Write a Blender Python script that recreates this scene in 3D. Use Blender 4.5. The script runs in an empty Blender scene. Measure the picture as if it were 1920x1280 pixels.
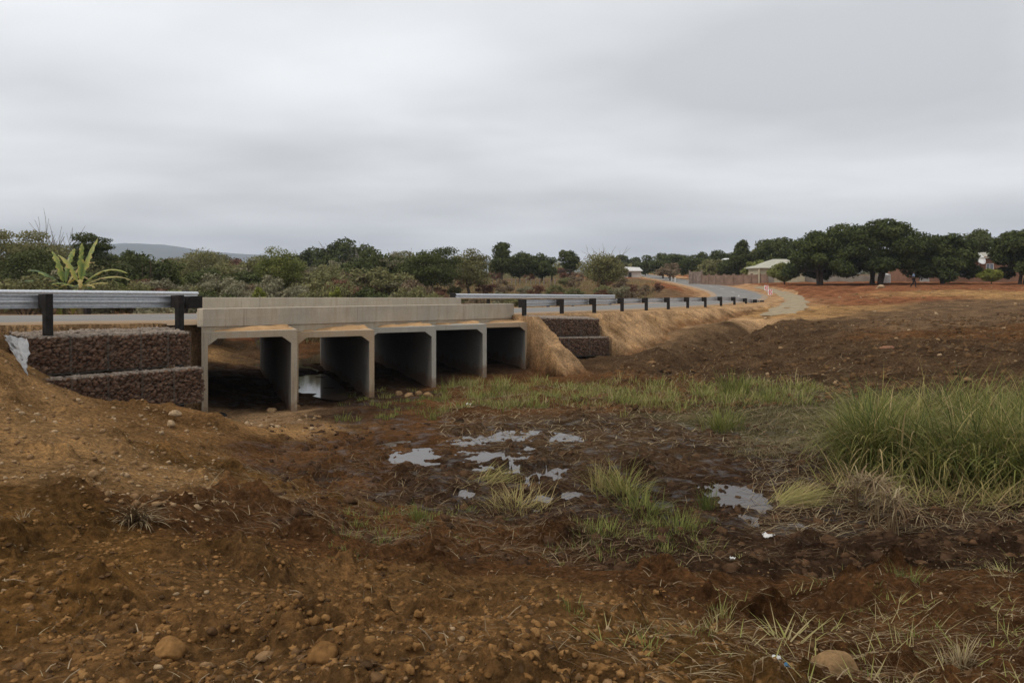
import bpy, math, random
import numpy as np
from mathutils import Vector, Matrix

# ------------------------------------------------------------------ camera, sky, sun, exposure
SC = bpy.context.scene
COL = SC.collection
random.seed(7)
RNG = np.random.default_rng(11)
F, CX, HY = 1440.0, 960.0, 515.0          # focal length and horizon row, in photo pixels
cam_d = bpy.data.cameras.new('camera'); cam = bpy.data.objects.new('camera', cam_d); COL.objects.link(cam)
cam_d.sensor_width = 36.0; cam_d.lens = 36.0 * F / 1920.0
cam_d.shift_y = -(640.0 - HY) / 1920.0
cam_d.clip_start = 0.05; cam_d.clip_end = 20000
cam.location = (0, 0, 0); cam.rotation_euler = (math.pi / 2, 0, 0)
SC.camera = cam
SC.render.resolution_x = 1024; SC.render.resolution_y = 682

SUN_EL, SUN_ROT = math.radians(52), math.radians(-70)
W = bpy.data.worlds.new('World'); SC.world = W; W.use_nodes = True
nt = W.node_tree; nt.nodes.clear()
def wn(t, **k):
    n = nt.nodes.new(t)
    for a, b in k.items(): setattr(n, a, b)
    return n
out = wn('ShaderNodeOutputWorld'); bg = wn('ShaderNodeBackground')
sky = wn('ShaderNodeTexSky', sky_type='NISHITA', sun_disc=False, sun_elevation=SUN_EL, sun_rotation=SUN_ROT, dust_density=3.0)
geo = wn('ShaderNodeTexCoord'); sep = wn('ShaderNodeSeparateXYZ')
nt.links.new(geo.outputs['Generated'], sep.inputs[0])
def wm(op, a, b=None, clamp=False):
    n = wn('ShaderNodeMath', operation=op, use_clamp=clamp)
    for i, v in enumerate((a, b)):
        if v is None: continue
        if isinstance(v, (int, float)): n.inputs[i].default_value = v
        else: nt.links.new(v, n.inputs[i])
    return n.outputs[0]
zz = wm('ADD', wm('MAXIMUM', sep.outputs[2], 0.0), 0.12)
cb = wn('ShaderNodeCombineXYZ')
nt.links.new(wm('DIVIDE', sep.outputs[0], zz), cb.inputs[0]); nt.links.new(wm('DIVIDE', sep.outputs[1], zz), cb.inputs[1])
mp = wn('ShaderNodeMapping'); nt.links.new(cb.outputs[0], mp.inputs[0]); mp.inputs['Rotation'].default_value = (0, 0, 0.35)
mp.inputs['Scale'].default_value = (0.8, 1.0, 1.0); mp.inputs['Location'].default_value = (3.1, 1.7, 0)
nz = wn('ShaderNodeTexNoise'); nt.links.new(mp.outputs[0], nz.inputs['Vector'])
nz.inputs['Scale'].default_value = 0.8; nz.inputs['Detail'].default_value = 5; nz.inputs['Roughness'].default_value = 0.45; nz.inputs['Distortion'].default_value = 0.15
nz2 = wn('ShaderNodeTexNoise'); nt.links.new(mp.outputs[0], nz2.inputs['Vector'])
nz2.inputs['Scale'].default_value = 0.38; nz2.inputs['Detail'].default_value = 4; nz2.inputs['Roughness'].default_value = 0.4
cr = wn('ShaderNodeValToRGB')
e = cr.color_ramp.elements
e[0].position = 0.36; e[0].color = (0.60, 0.608, 0.62, 1)
e[1].position = 0.62; e[1].color = (0.97, 0.978, 0.985, 1)
cc = wm('ADD', wm('MULTIPLY', nz.outputs[0], 0.55), wm('MULTIPLY', nz2.outputs[0], 0.45))
nt.links.new(cc, cr.inputs[0])
# the cloud base is thicker (darker) low down, thinner overhead
grad = wn('ShaderNodeMapRange'); nt.links.new(sep.outputs[2], grad.inputs[0])
grad.inputs[1].default_value = 0.0; grad.inputs[2].default_value = 0.33; grad.inputs[3].default_value = 0.92; grad.inputs[4].default_value = 1.07
mul = wn('ShaderNodeMixRGB', blend_type='MULTIPLY'); mul.inputs[0].default_value = 1.0
nt.links.new(cr.outputs[0], mul.inputs[1]); nt.links.new(grad.outputs[0], mul.inputs[2])
sk = wn('ShaderNodeMixRGB', blend_type='MIX'); sk.inputs[0].default_value = 0.012
nt.links.new(mul.outputs[0], sk.inputs[1]); nt.links.new(sky.outputs[0], sk.inputs[2])
nt.links.new(sk.outputs[0], bg.inputs[0]); bg.inputs[1].default_value = 1.0
nt.links.new(bg.outputs[0], out.inputs[0])

sun_d = bpy.data.lights.new('sun', 'SUN'); sun_d.energy = 1.5; sun_d.angle = math.radians(24); sun_d.color = (1, 0.955, 0.88)
sun = bpy.data.objects.new('sun', sun_d); COL.objects.link(sun)
sun.rotation_euler = (math.pi / 2 - SUN_EL, 0, math.radians(-55))
SC.view_settings.view_transform = 'Standard'; SC.view_settings.look = 'None'
SC.view_settings.exposure = 0.0; SC.view_settings.gamma = 1.0

# ------------------------------------------------------------------ helpers
def at(px, py, Y): return Vector(((px - CX) / F * Y, Y, -(py - HY) / F * Y))

def tag(o, label=None, cat=None, group=None, kind=None):
    if label: o['label'] = label
    if cat: o['category'] = cat
    if group: o['group'] = group
    if kind: o['kind'] = kind
    return o

def empty(name, loc=(0, 0, 0), rz=0):
    o = bpy.data.objects.new(name, None); COL.objects.link(o); o.location = loc; o.rotation_euler.z = rz
    o.empty_display_size = 0.2
    return o

def np_mesh(name, V, Q, mat=None, smooth=False, attrs=None, parent=None, cols=None):
    """V (n,3), Q (m,k) all faces with k corners"""
    V = np.asarray(V, np.float32); Q = np.asarray(Q, np.int32)
    me = bpy.data.meshes.new(name)
    m, k = Q.shape
    me.vertices.add(len(V)); me.vertices.foreach_set('co', V.ravel())
    me.loops.add(m * k); me.loops.foreach_set('vertex_index', Q.ravel())
    me.polygons.add(m); me.polygons.foreach_set('loop_start', np.arange(0, m * k, k, dtype=np.int32))
    me.polygons.foreach_set('loop_total', np.full(m, k, np.int32))
    if smooth: me.polygons.foreach_set('use_smooth', np.ones(m, bool))
    me.update(calc_edges=True)
    for n, a in (attrs or {}).items():
        at_ = me.attributes.new(n, 'FLOAT', 'POINT'); at_.data.foreach_set('value', np.asarray(a, np.float32))
    for n, a in (cols or {}).items():
        at_ = me.attributes.new(n, 'FLOAT_COLOR', 'POINT'); at_.data.foreach_set('color', np.asarray(a, np.float32).ravel())
    if mat: me.materials.append(mat)
    if name is None: return me
    o = bpy.data.objects.new(name, me); COL.objects.link(o)
    if parent: o.parent = parent
    return o

class MB:
    """collects polygons, builds ONE mesh"""
    def __init__(s): s.v = []; s.f = []
    def add(s, vs, fs):
        b = len(s.v); s.v += [tuple(v) for v in vs]; s.f += [tuple(i + b for i in f) for f in fs]
    def box(s, c, ax, ay, az):
        """centre and three half-axis vectors"""
        c, ax, ay, az = map(Vector, (c, ax, ay, az))
        vs = [c + sx * ax + sy * ay + sz * az for sx in (-1, 1) for sy in (-1, 1) for sz in (-1, 1)]
        s.add(vs, [(0, 1, 3, 2), (4, 6, 7, 5), (0, 4, 5, 1), (2, 3, 7, 6), (0, 2, 6, 4), (1, 5, 7, 3)])
    def tube(s, pts, rad, n=7, cap=True):
        pts = [Vector(p) for p in pts]; ring = []
        for i, p in enumerate(pts):
            d = (pts[min(i + 1, len(pts) - 1)] - pts[max(i - 1, 0)]).normalized()
            a = d.orthogonal().normalized() if i == 0 else (a - d * a.dot(d)).normalized()
            b = d.cross(a); r = rad[i] if isinstance(rad, (list, tuple)) else rad
            ring.append([p + (a * math.cos(q) + b * math.sin(q)) * r for q in [2 * math.pi * k / n for k in range(n)]])
        vs = [v for r in ring for v in r]; fs = []
        for i in range(len(pts) - 1):
            for k in range(n): fs.append((i * n + k, i * n + (k + 1) % n, (i + 1) * n + (k + 1) % n, (i + 1) * n + k))
        if cap: fs += [tuple(range(n - 1, -1, -1)), tuple(range((len(pts) - 1) * n, len(pts) * n))]
        s.add(vs, fs)
    def build(s, name, mat, parent=None, bevel=0, smooth=False):
        me = bpy.data.meshes.new(name); me.from_pydata(s.v, [], s.f); me.update()
        if mat: me.materials.append(mat)
        if smooth:
            for p in me.polygons: p.use_smooth = True
        o = bpy.data.objects.new(name, me); COL.objects.link(o)
        if parent: o.parent = parent
        if bevel:
            m = o.modifiers.new('bevel', 'BEVEL'); m.width = bevel; m.segments = 2; m.limit_method = 'ANGLE'
        return o

# numpy gradient noise
_P = np.random.default_rng(3).permutation(256).astype(np.int32); _P = np.concatenate([_P, _P, _P])
_G = np.stack([np.cos(np.arange(256) * 2.39996), np.sin(np.arange(256) * 2.39996)], 1).astype(np.float32)
def pn(x, y, seed=0):
    x = np.asarray(x, np.float64) + seed * 17.31; y = np.asarray(y, np.float64) + seed * 9.77
    xi = np.floor(x); yi = np.floor(y); xf = (x - xi).astype(np.float32); yf = (y - yi).astype(np.float32)
    xi = xi.astype(np.int64) & 255; yi = yi.astype(np.int64) & 255
    u = xf * xf * xf * (xf * (xf * 6 - 15) + 10); v = yf * yf * yf * (yf * (yf * 6 - 15) + 10)
    def g(a, b, dx, dy):
        h = _G[_P[_P[a & 255] + (b & 255)]]; return h[..., 0] * dx + h[..., 1] * dy
    n00 = g(xi, yi, xf, yf); n10 = g(xi + 1, yi, xf - 1, yf); n01 = g(xi, yi + 1, xf, yf - 1); n11 = g(xi + 1, yi + 1, xf - 1, yf - 1)
    return ((n00 * (1 - u) + n10 * u) * (1 - v) + (n01 * (1 - u) + n11 * u) * v) * 1.5
def fbm(x, y, o=4, seed=0):
    r = 0; a = 1; t = 0
    for i in range(o):
        r = r + a * pn(x * 2 ** i, y * 2 ** i, seed + i * 3); t += a; a *= 0.5
    return r / t
def sstep(a, b, x):
    t = np.clip((x - a) / (b - a), 0, 1); return t * t * (3 - 2 * t)

# materials
def material(name, rough=0.8, spec=0.3, metal=0.0):
    m = bpy.data.materials.new(name); m.use_nodes = True
    b = m.node_tree.nodes['Principled BSDF']; b.inputs['Roughness'].default_value = rough
    b.inputs['Specular IOR Level'].default_value = spec; b.inputs['Metallic'].default_value = metal
    return m, m.node_tree, b
def N(t, kind, **k):
    n = t.nodes.new(kind)
    for a, b in k.items():
        if a.startswith('i_'): n.inputs[a[2:].replace('_', ' ')].default_value = b
        else: setattr(n, a, b)
    return n
def noise(t, scale, detail=4, rough=0.55, vec=None, dist=0.0):
    n = N(t, 'ShaderNodeTexNoise'); n.inputs['Scale'].default_value = scale; n.inputs['Detail'].default_value = detail
    n.inputs['Roughness'].default_value = rough; n.inputs['Distortion'].default_value = dist
    if vec: t.links.new(vec, n.inputs['Vector'])
    return n.outputs[0]
def ramp(t, fac, stops):
    n = N(t, 'ShaderNodeValToRGB'); el = n.color_ramp.elements
    while len(el) < len(stops): el.new(0.5)
    for e_, (p, c) in zip(el, stops):
        e_.position = p; e_.color = (*c, 1) if len(c) == 3 else c
    t.links.new(fac, n.inputs[0]); return n.outputs[0]
def mix(t, fac, a, b, mode='MIX'):
    n = N(t, 'ShaderNodeMixRGB', blend_type=mode)
    for i, v in ((0, fac), (1, a), (2, b)):
        if isinstance(v, (int, float)): n.inputs[i].default_value = v
        elif isinstance(v, tuple): n.inputs[i].default_value = (*v, 1)
        else: t.links.new(v, n.inputs[i])
    return n.outputs[0]
def mth(t, op, a, b=None, clamp=False):
    n = N(t, 'ShaderNodeMath', operation=op, use_clamp=clamp)
    for i, v in enumerate((a, b)):
        if v is None: continue
        if isinstance(v, (int, float)): n.inputs[i].default_value = v
        else: t.links.new(v, n.inputs[i])
    return n.outputs[0]
def bump(t, b, h, s=0.4, d=0.02):
    n = N(t, 'ShaderNodeBump'); n.inputs['Strength'].default_value = s; n.inputs['Distance'].default_value = d
    t.links.new(h, n.inputs['Height']); t.links.new(n.outputs[0], b.inputs['Normal'])
def objco(t): return N(t, 'ShaderNodeTexCoord').outputs['Object']
def attr(t, name, out_='Fac'): return N(t, 'ShaderNodeAttribute', attribute_name=name).outputs[out_]

def m_noisy(name, c1, c2, scale=6, rough=0.85, bs=0.4, bd=0.01, detail=5, spec=0.1, metal=0):
    m, t, b = material(name, rough, spec, metal); oc = objco(t)
    n1 = noise(t, scale, detail, 0.6, oc)
    t.links.new(ramp(t, n1, [(0.3, c1), (0.7, c2)]), b.inputs['Base Color'])
    bump(t, b, noise(t, scale * 5, 4, 0.6, oc), bs, bd)
    return m

def m_concrete(name, stain, base=(0.36, 0.33, 0.285), dirt=(0.42, 0.285, 0.155)):
    m, t, b = material(name, 0.9, 0.05); oc = objco(t)
    c = ramp(t, noise(t, 1.1, 6, 0.6, oc), [(0.3, tuple(x * 0.8 for x in base)), (0.7, tuple(x * 1.15 for x in base))])
    mp_ = N(t, 'ShaderNodeMapping'); mp_.inputs['Scale'].default_value = (1.6, 1.6, 0.35); t.links.new(oc, mp_.inputs[0])
    st = ramp(t, noise(t, 2.2, 6, 0.65, mp_.outputs[0]), [(0.62 - stain * 0.45, (0, 0, 0)), (0.86 - stain * 0.45, (1, 1, 1))])
    # pours and shutter panels of slightly different tone, with faint joints
    gp = N(t, 'ShaderNodeNewGeometry').outputs['Position']
    ax_ = N(t, 'ShaderNodeVectorMath', operation='DOT_PRODUCT'); t.links.new(gp, ax_.inputs[0]); ax_.inputs[1].default_value = (R[0] * .8 + .25, R[1] * .8, 0)
    sp2 = N(t, 'ShaderNodeSeparateXYZ'); t.links.new(gp, sp2.inputs[0]); cb2 = N(t, 'ShaderNodeCombineXYZ'); t.links.new(ax_.outputs['Value'], cb2.inputs[0]); t.links.new(sp2.outputs[2], cb2.inputs[1])
    br = N(t, 'ShaderNodeTexBrick'); t.links.new(cb2.outputs[0], br.inputs['Vector']); br.inputs['Scale'].default_value = 1; br.inputs['Brick Width'].default_value = 1.45; br.inputs['Row Height'].default_value = 1.3
    br.inputs['Mortar Size'].default_value = 0.006; br.inputs['Color1'].default_value = (.93, .93, .93, 1); br.inputs['Color2'].default_value = (1.12, 1.1, 1.06, 1); br.inputs['Mortar'].default_value = (.84, .82, .79, 1)
    c = mix(t, 0.8, c, br.outputs['Color'], 'MULTIPLY')
    c = mix(t, mth(t, 'MULTIPLY', st, 0.75), c, dirt)
    c = mix(t, 0.35, c, ramp(t, noise(t, 40, 3, 0.7, oc), [(0.3, (0.16, 0.14, 0.12)), (0.65, (0.5, 0.46, 0.4))]))
    # dark drips
    mp2 = N(t, 'ShaderNodeMapping'); mp2.inputs['Scale'].default_value = (5, 5, 0.3); t.links.new(oc, mp2.inputs[0])
    dr = ramp(t, noise(t, 1.6, 4, 0.6, mp2.outputs[0]), [(0.6, (0, 0, 0)), (0.75, (1, 1, 1))])
    c = mix(t, mth(t, 'MULTIPLY', dr, 0.5), c, (0.13, 0.11, 0.09))
    # silt left by flood water on the feet of the walls
    wp_ = N(t, 'ShaderNodeNewGeometry').outputs['Position']; sz_ = N(t, 'ShaderNodeSeparateXYZ'); t.links.new(wp_, sz_.inputs[0])
    hh = mth(t, 'ADD', sz_.outputs[2], mth(t, 'MULTIPLY', noise(t, 2.5, 5, 0.65, oc), -1.1))
    sl = ramp(t, mth(t, 'ADD', hh, 5.0), [(0.45, (1, 1, 1)), (0.75, (0, 0, 0))])
    c = mix(t, mth(t, 'MULTIPLY', sl, 0.7), c, (0.17, 0.095, 0.05))
    t.links.new(c, b.inputs['Base Color']); bump(t, b, noise(t, 25, 6, 0.7, oc), 0.45, 0.02)
    return m

def m_leaf(name, cols, transl=0.25, rough=0.7, spec=0.1):
    m, t, b = material(name, rough, spec)
    c = ramp(t, attr(t, 'tint'), [(i / (len(cols) - 1), c_) for i, c_ in enumerate(cols)])
    t.links.new(c, b.inputs['Base Color'])
    tr = N(t, 'ShaderNodeBsdfTranslucent'); t.links.new(c, tr.inputs[0])
    mx = N(t, 'ShaderNodeMixShader'); mx.inputs[0].default_value = transl
    t.links.new(b.outputs[0], mx.inputs[1]); t.links.new(tr.outputs[0], mx.inputs[2])
    t.links.new(mx.outputs[0], t.nodes['Material Output'].inputs[0])
    return m

# ------------------------------------------------------------------ road frame and terrain
A = np.array([0.3, 36.0]); R = np.array([0.53, 0.848]); R = R / np.linalg.norm(R); NN = np.array([-R[1], R[0]])
D = np.array([-0.3955, 0.9184]); D /= np.linalg.norm(D); PP = np.array([D[1], -D[0]])
R3 = Vector((*R, 0)); N3 = Vector((*NN, 0)); D3 = Vector((*D, 0)); P3 = Vector((*PP, 0)); UP = Vector((0, 0, 1))
def st(s, t, z=0.0):
    p = A + s * R + t * NN; return Vector((p[0], p[1], z))
ZR_S = [-90, -40, -22, -17.7, -9, 0, 8, 15, 27, 35, 45]; ZR_Z = [-0.6, -0.8, -1.12, -1.29, -1.58, -1.85, -2.05, -2.2, -2.43, -2.53, -2.58]
def zroad(s): return np.interp(s, ZR_S, ZR_Z)
CT = 3.9
ctr = [(*(A + s * R + CT * NN), float(zroad(s))) for s in range(-90, 49, 3)]
ctr += [(26.0, 88, -2.42), (28.0, 98, -2.15), (29.2, 110, -1.85), (30.6, 125, -1.58), (32.2, 145, -1.22), (35, 180, -0.72), (38.5, 220, -0.15), (48, 300, 0.4), (60, 380, 0.7), (75, 460, 0.9)]
def catmull(P, n):
    P = np.array(P, float); o = []
    for i in range(len(P) - 1):
        p0 = P[max(i - 1, 0)]; p1 = P[i]; p2 = P[i + 1]; p3 = P[min(i + 2, len(P) - 1)]
        for k in range(n):
            u = k / n
            o.append(0.5 * ((2 * p1) + (-p0 + p2) * u + (2 * p0 - 5 * p1 + 4 * p2 - p3) * u * u + (-p0 + 3 * p1 - 3 * p2 + p3) * u ** 3))
    o.append(P[-1]); return np.array(o)
CTR = catmull(ctr, 3)

# control points: (px, py, Y)
CP = [(0, 1280, 3.0), (500, 1280, 3.0), (960, 1280, 3.0), (1400, 1280, 3.3), (1920, 1280, 3.7), (960, 1700, 1.9), (0, 1700, 1.9), (1920, 1700, 2.1),
 (-300, 1280, 3), (2300, 1280, 3.8), (-300, 900, 7.5), (-300, 740, 12.5), (2300, 900, 12.5), (2300, 700, 22), (2300, 600, 42), (2300, 535, 100),
 (0, 655, 15.0), (0, 750, 11.8), (0, 900, 7.5), (0, 1050, 5), (200, 850, 11), (200, 1000, 6.2), (330, 760, 17.3), (330, 830, 14.5),
 (400, 900, 10.6), (400, 1050, 5.6), (470, 805, 19.6), (560, 780, 21.2), (600, 900, 13.9), (600, 1000, 8.9), (600, 1100, 5.7), (750, 850, 16.6), (760, 770, 22),
 (900, 800, 19.5), (900, 870, 15.6), (960, 945, 12.9), (1100, 850, 16.4), (1100, 930, 13.2), (900, 1010, 10.3), (900, 1090, 7), (960, 1160, 4.9), (1200, 1010, 10.5), (1200, 1100, 6.9),
 (1385, 890, 14.8), (1385, 985, 11.8), (1520, 985, 11.75), (1385, 1080, 8.2), (1385, 1170, 5.6), (1700, 940, 12.8), (1900, 920, 12.8), (1750, 1030, 9.6), (1880, 1130, 6.5),
 (1500, 800, 19.3), (1500, 740, 24), (1300, 745, 24.5), (1100, 730, 28), (1700, 760, 19.5), (1900, 720, 21.5), (1800, 650, 30), (1600, 650, 33), (1600, 700, 27),
 (1450, 700, 29), (1300, 690, 33), (1330, 655, 41), (1200, 662, 38), (1120, 682, 35), (1450, 640, 40), (1600, 610, 43), (1800, 600, 42), (1800, 560, 62), (1600, 570, 62),
 (1500, 592, 54), (1400, 607, 51), (1300, 612, 47), (1250, 624, 44), (1700, 541, 82), (1700, 530, 105), (1900, 530, 105), (1500, 531, 112), (1450, 541, 92), (1560, 545, 80), (1500, 560, 72), (48, 703, 15.9), (22, 668, 15.4), (100, 735, 15.6), (-60, 640, 15.4), (90, 800, 12.6), (130, 750, 15.5), (180, 754, 16.1), (270, 756, 16.8), (78, 724, 15.5), (330, 760, 18.6), (140, 746, 17.4), (200, 750, 18.2), (280, 754, 19.2), (75, 722, 16.9), (150, 790, 13.6), (250, 800, 14.0), (10, 640, 17.0)]
CPZ = [(470, 22.5, -4.12), (560, 23.6, -4.10), (405, 21.4, -4.18), (383, 21.2, -4.15), (700, 26, -4.15), (810, 29, -4.25), (900, 32, -4.3), (500, 28, -4.05), (700, 30, -4.15), (800, 33, -4.2), (950, 38, -4.2), (450, 36, -4.06), (600, 34, -4.1), (640, 40, -4.08), (430, 43, -3.5), (500, 50, -2.9), (650, 52, -3.0), (800, 55, -2.9), (330, 38, -3.0),
 (1000, 66, -2.6), (1150, 85, -2.3), (960, 100, -1.6), (300, 80, -1.7), (100, 42, -2.2), (0, 60, -1.9), (700, 110, -1.5), (960, 200, -0.6), (300, 200, -0.6), (1300, 200, -0.6), (1700, 200, -0.4), (2300, 200, -0.3),
 (-300, 200, -0.6), (-300, 60, -1.6), (960, 600, 0.6), (0, 600, 0.6), (1900, 600, 0.8), (960, 2500, 2), (0, 2500, 2), (1900, 2500, 2), (960, 1.0, -1.55), (0, 1.0, -1.55), (1920, 1.0, -1.55)]
def lp(x, y): return np.arctan2(x, y), np.log(np.hypot(x, y))
pts3 = [tuple(at(*p)) for p in CP] + [((px - CX) / F * Y, Y, z) for px, Y, z in CPZ]
pts3 = np.array(pts3)
TH, LR = lp(pts3[:, 0], pts3[:, 1])
def tps(r2): return 0.5 * r2 * np.log(r2 + 1e-9)
_n = len(pts3); Km = tps((TH[:, None] - TH) ** 2 + (LR[:, None] - LR) ** 2) + np.eye(_n) * 0.004
Pm = np.stack([np.ones(_n), TH, LR], 1)
Sol = np.linalg.solve(np.block([[Km, Pm], [Pm.T, np.zeros((3, 3))]]), np.concatenate([pts3[:, 2], np.zeros(3)]))
def base_h(x, y):
    th, lr = lp(x, y); th = np.clip(th, -0.78, 0.78); lr = np.clip(lr, -0.2, 8.3)
    o = np.empty(th.shape)
    for i in range(0, th.size, 60000):
        a = th[i:i + 60000]; b = lr[i:i + 60000]
        o[i:i + 60000] = tps((a[:, None] - TH) ** 2 + (b[:, None] - LR) ** 2) @ Sol[:_n] + Sol[_n] + Sol[_n + 1] * a + Sol[_n + 2] * b
    return o

# puddles: (px, py of centre, half width px, half height px, water level)
WL = -3.86
PUD = [(775, 855, 52, 15), (885, 829, 26, 7), (925, 856, 62, 12), (1010, 888, 52, 19), (905, 880, 40, 8), (1035, 934, 50, 14), (618, 904, 34, 11), (868, 926, 24, 9), (1385, 932, 60, 28), (1400, 972, 30, 16), (1510, 984, 34, 8), (690, 832, 40, 9), (990, 840, 14, 5)]
def puddle_mask(x, y):
    m = np.zeros_like(x)
    nx = fbm(x * 2.6, y * 2.6, 4, 5)
    for i_, (px, py, hw, hh) in enumerate(PUD):
        am = {8: 0.9, 9: 1.0, 3: 1.3, 0: 1.5, 2: 1.5, 6: .8, 7: .9, 10: .9}.get(i_, 1.8)
        Yc = -WL * F / (py - HY); Xc = (px - CX) / F * Yc
        rx = hw / F * Yc; ry = hh / (py - HY) * Yc
        d = np.sqrt(((x - Xc) / rx) ** 2 + ((y - Yc) / ry) ** 2)
        m = np.maximum(m, 0.98 - d + nx * am)
    return m

# soil zones  (px, py, Y, colour, roughness of relief, wetness)
TAN = (0.46, 0.29, 0.155); TAN2 = (0.36, 0.21, 0.092); RED = (0.24, 0.10, 0.048); DK = (0.098, 0.060, 0.033); MUD = (0.066, 0.038, 0.022)
BRN = (0.18, 0.096, 0.035); BR2 = (0.225, 0.122, 0.050); LBR = (0.17, 0.108, 0.062); RDB = (0.140, 0.069, 0.030); STRAWC = (0.11, 0.092, 0.045)
ZN = [(0, 1280, 3, BR2, 1, 0), (300, 1280, 3, BR2, 1, 0), (700, 1280, 3, BR2, 1, 0), (1050, 1280, 3.1, BR2, 1, 0), (1400, 1260, 3.4, BRN, 1, 0), (1800, 1260, 3.7, RDB, 1, .1),
 (100, 1100, 4.4, BRN, 1, 0), (400, 1130, 4.6, BR2, 1, 0), (700, 1120, 5.3, BR2, 1, 0), (1050, 1130, 5.8, BR2, 1, 0), (1400, 1130, 6.7, RDB, 1, .1), (1750, 1130, 6.6, RDB, .9, .15),
 (60, 960, 6.6, BRN, .9, 0), (350, 970, 7.8, RDB, .9, 0), (600, 1000, 8.9, RDB, .9, .1), (900, 1010, 10.3, RDB, .9, .1), (1250, 1010, 10.3, MUD, .8, .15), (1700, 1010, 10.3, MUD, .8, .2), (1900, 1000, 10.3, MUD, .8, .2),
 (60, 860, 8.7, TAN2, .8, 0), (250, 860, 10.8, TAN2, .8, 0), (60, 760, 11.5, TAN2, .6, 0), (250, 790, 14.5, BR2, .7, 0), (330, 760, 17.3, BR2, .7, 0), (20, 660, 15, TAN2, .5, 0), (150, 720, 14, TAN2, .6, 0), (410, 850, 12.5, BRN, .8, .1), (450, 800, 19.5, TAN2, .5, 0), (520, 815, 19, TAN2, .5, 0), (480, 780, 21.2, TAN, .4, 0),
 (600, 880, 14.6, RDB, .8, .6), (700, 830, 17.2, RDB, .6, .8), (850, 900, 14.6, MUD, .8, .6), (650, 780, 21, MUD, .6, .5), (800, 780, 21, RDB, .6, .3), (1000, 800, 19.3, DK, .7, .5), (1150, 860, 16, DK, .8, .5), (1250, 820, 18, DK, .7, .4), (1000, 930, 13.3, MUD, .8, .5), (1250, 900, 14.3, MUD, .8, .4), (1450, 880, 15, MUD, .7, .5), (1650, 920, 13, MUD, .6, .7), (1450, 960, 12.3, MUD, .7, .6), (1800, 950, 12, MUD, .6, .6),
 (1450, 800, 19.3, STRAWC, .5, 0), (1500, 760, 22.5, STRAWC, .5, 0), (1400, 750, 23.5, STRAWC, .5, 0), (1550, 830, 18, STRAWC, .5, 0), (1000, 735, 28, RDB, .5, 0), (1100, 720, 30, RDB, .5, 0), (1050, 700, 32.5, RDB, .5, 0), (1250, 740, 25.5, RDB, .6, 0), (900, 760, 23, RDB, .5, .1),
 (1800, 700, 24, DK, .9, 0), (1600, 700, 27, DK, .9, 0), (1400, 700, 30, DK, .9, 0), (1250, 690, 33, DK, .9, .15), (1150, 685, 34.5, DK, .8, 0), (1400, 650, 39, DK, .9, 0), (1600, 650, 33, DK, .9, 0), (1850, 660, 29, DK, .9, 0), (1300, 655, 41, DK, .9, 0), (1250, 640, 41, DK, .8, 0), (1330, 630, 44, DK, .8, 0), (1450, 625, 44, DK, .8, 0), (1550, 615, 45, DK, .8, 0),
 (1750, 610, 40, LBR, .5, 0), (1850, 600, 42, LBR, .5, 0), (1700, 580, 52, LBR, .5, 0), (1850, 570, 55, LBR, .5, 0), (1650, 605, 44, LBR, .5, 0), (1750, 630, 35, RDB, .6, 0), (1900, 630, 34, RDB, .6, 0),
 (1550, 585, 57, TAN2, .6, 0), (1560, 560, 68, RED, .7, 0), (1650, 560, 66, RED, .7, 0), (1500, 545, 85, RED, .7, 0), (1600, 545, 82, RED, .6, 0), (1700, 540, 84, RED, .5, 0), (1900, 545, 78, RED, .5, 0), (1800, 535, 96, RED, .5, 0), (1450, 537, 100, RED, .6, 0), (1560, 532, 110, RED, .5, 0), (1780, 553, 68, TAN2, .5, 0), (1850, 553, 68, TAN2, .5, 0), (1520, 580, 60, TAN2, .5, 0),
 (1400, 605, 51, TAN, .3, 0), (1480, 596, 54, TAN2, .3, 0), (1440, 570, 68, TAN, .2, 0), (1250, 615, 45, TAN, .35, 0), (1180, 635, 41.5, TAN, .35, 0)]
ZNZ = [(500, 30, MUD, .5, .5), (600, 26, MUD, .4, .8), (700, 32, MUD, .4, .3), (900, 36, MUD, .4, 0), (450, 38, DK, .8, .4), (600, 40, RDB, .8, .4), (430, 45, RED, .8, 0), (330, 36, TAN2, .5, 0), (100, 40, LBR, .4, 0), (800, 55, LBR, .5, 0), (1000, 70, LBR, .5, 0), (900, 100, LBR, .4, 0), (1150, 85, LBR, .4, 0),
 (300, 90, STRAWC, .4, 0), (960, 200, STRAWC, .4, 0), (0, 300, STRAWC, .4, 0), (1200, 200, RED, .4, 0), (1250, 150, LBR, .4, 0), (1900, 200, LBR, .4, 0), (1900, 600, STRAWC, .4, 0), (600, 600, STRAWC, .4, 0), (-200, 8, BR2, .8, 0), (2200, 10, MUD, .8, .2), (2200, 40, DK, .8, 0), (960, 1.5, BR2, 1, 0)]
zp = [(*tuple(at(a, b, c))[:2], d, e_, f_) for a, b, c, d, e_, f_ in ZN] + [((a - CX) / F * b, b, d, e_, f_) for a, b, d, e_, f_ in ZNZ]
ZTH, ZLR = lp(np.array([q[0] for q in zp]), np.array([q[1] for q in zp]))
ZV = np.array([[*q[2], q[3], q[4]] for q in zp])
def zones(x, y):
    th, lr = lp(x, y)
    th = np.clip(th, -0.85, 0.85)
    wx = fbm(th * 14, lr * 14, 5, 21) * 0.055; wy = fbm(th * 14, lr * 14, 5, 33) * 0.055
    th = th + wx; lr = lr + wy; o = np.empty((th.size, 5))
    for i in range(0, th.size, 60000):
        d = (th[i:i + 60000, None] - ZTH) ** 2 + (lr[i:i + 60000, None] - ZLR) ** 2
        d -= d.min(1, keepdims=True)
        w = np.exp(-d / 0.0028); w /= w.sum(1, keepdims=True)
        o[i:i + 60000] = w @ ZV
    return o

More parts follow.
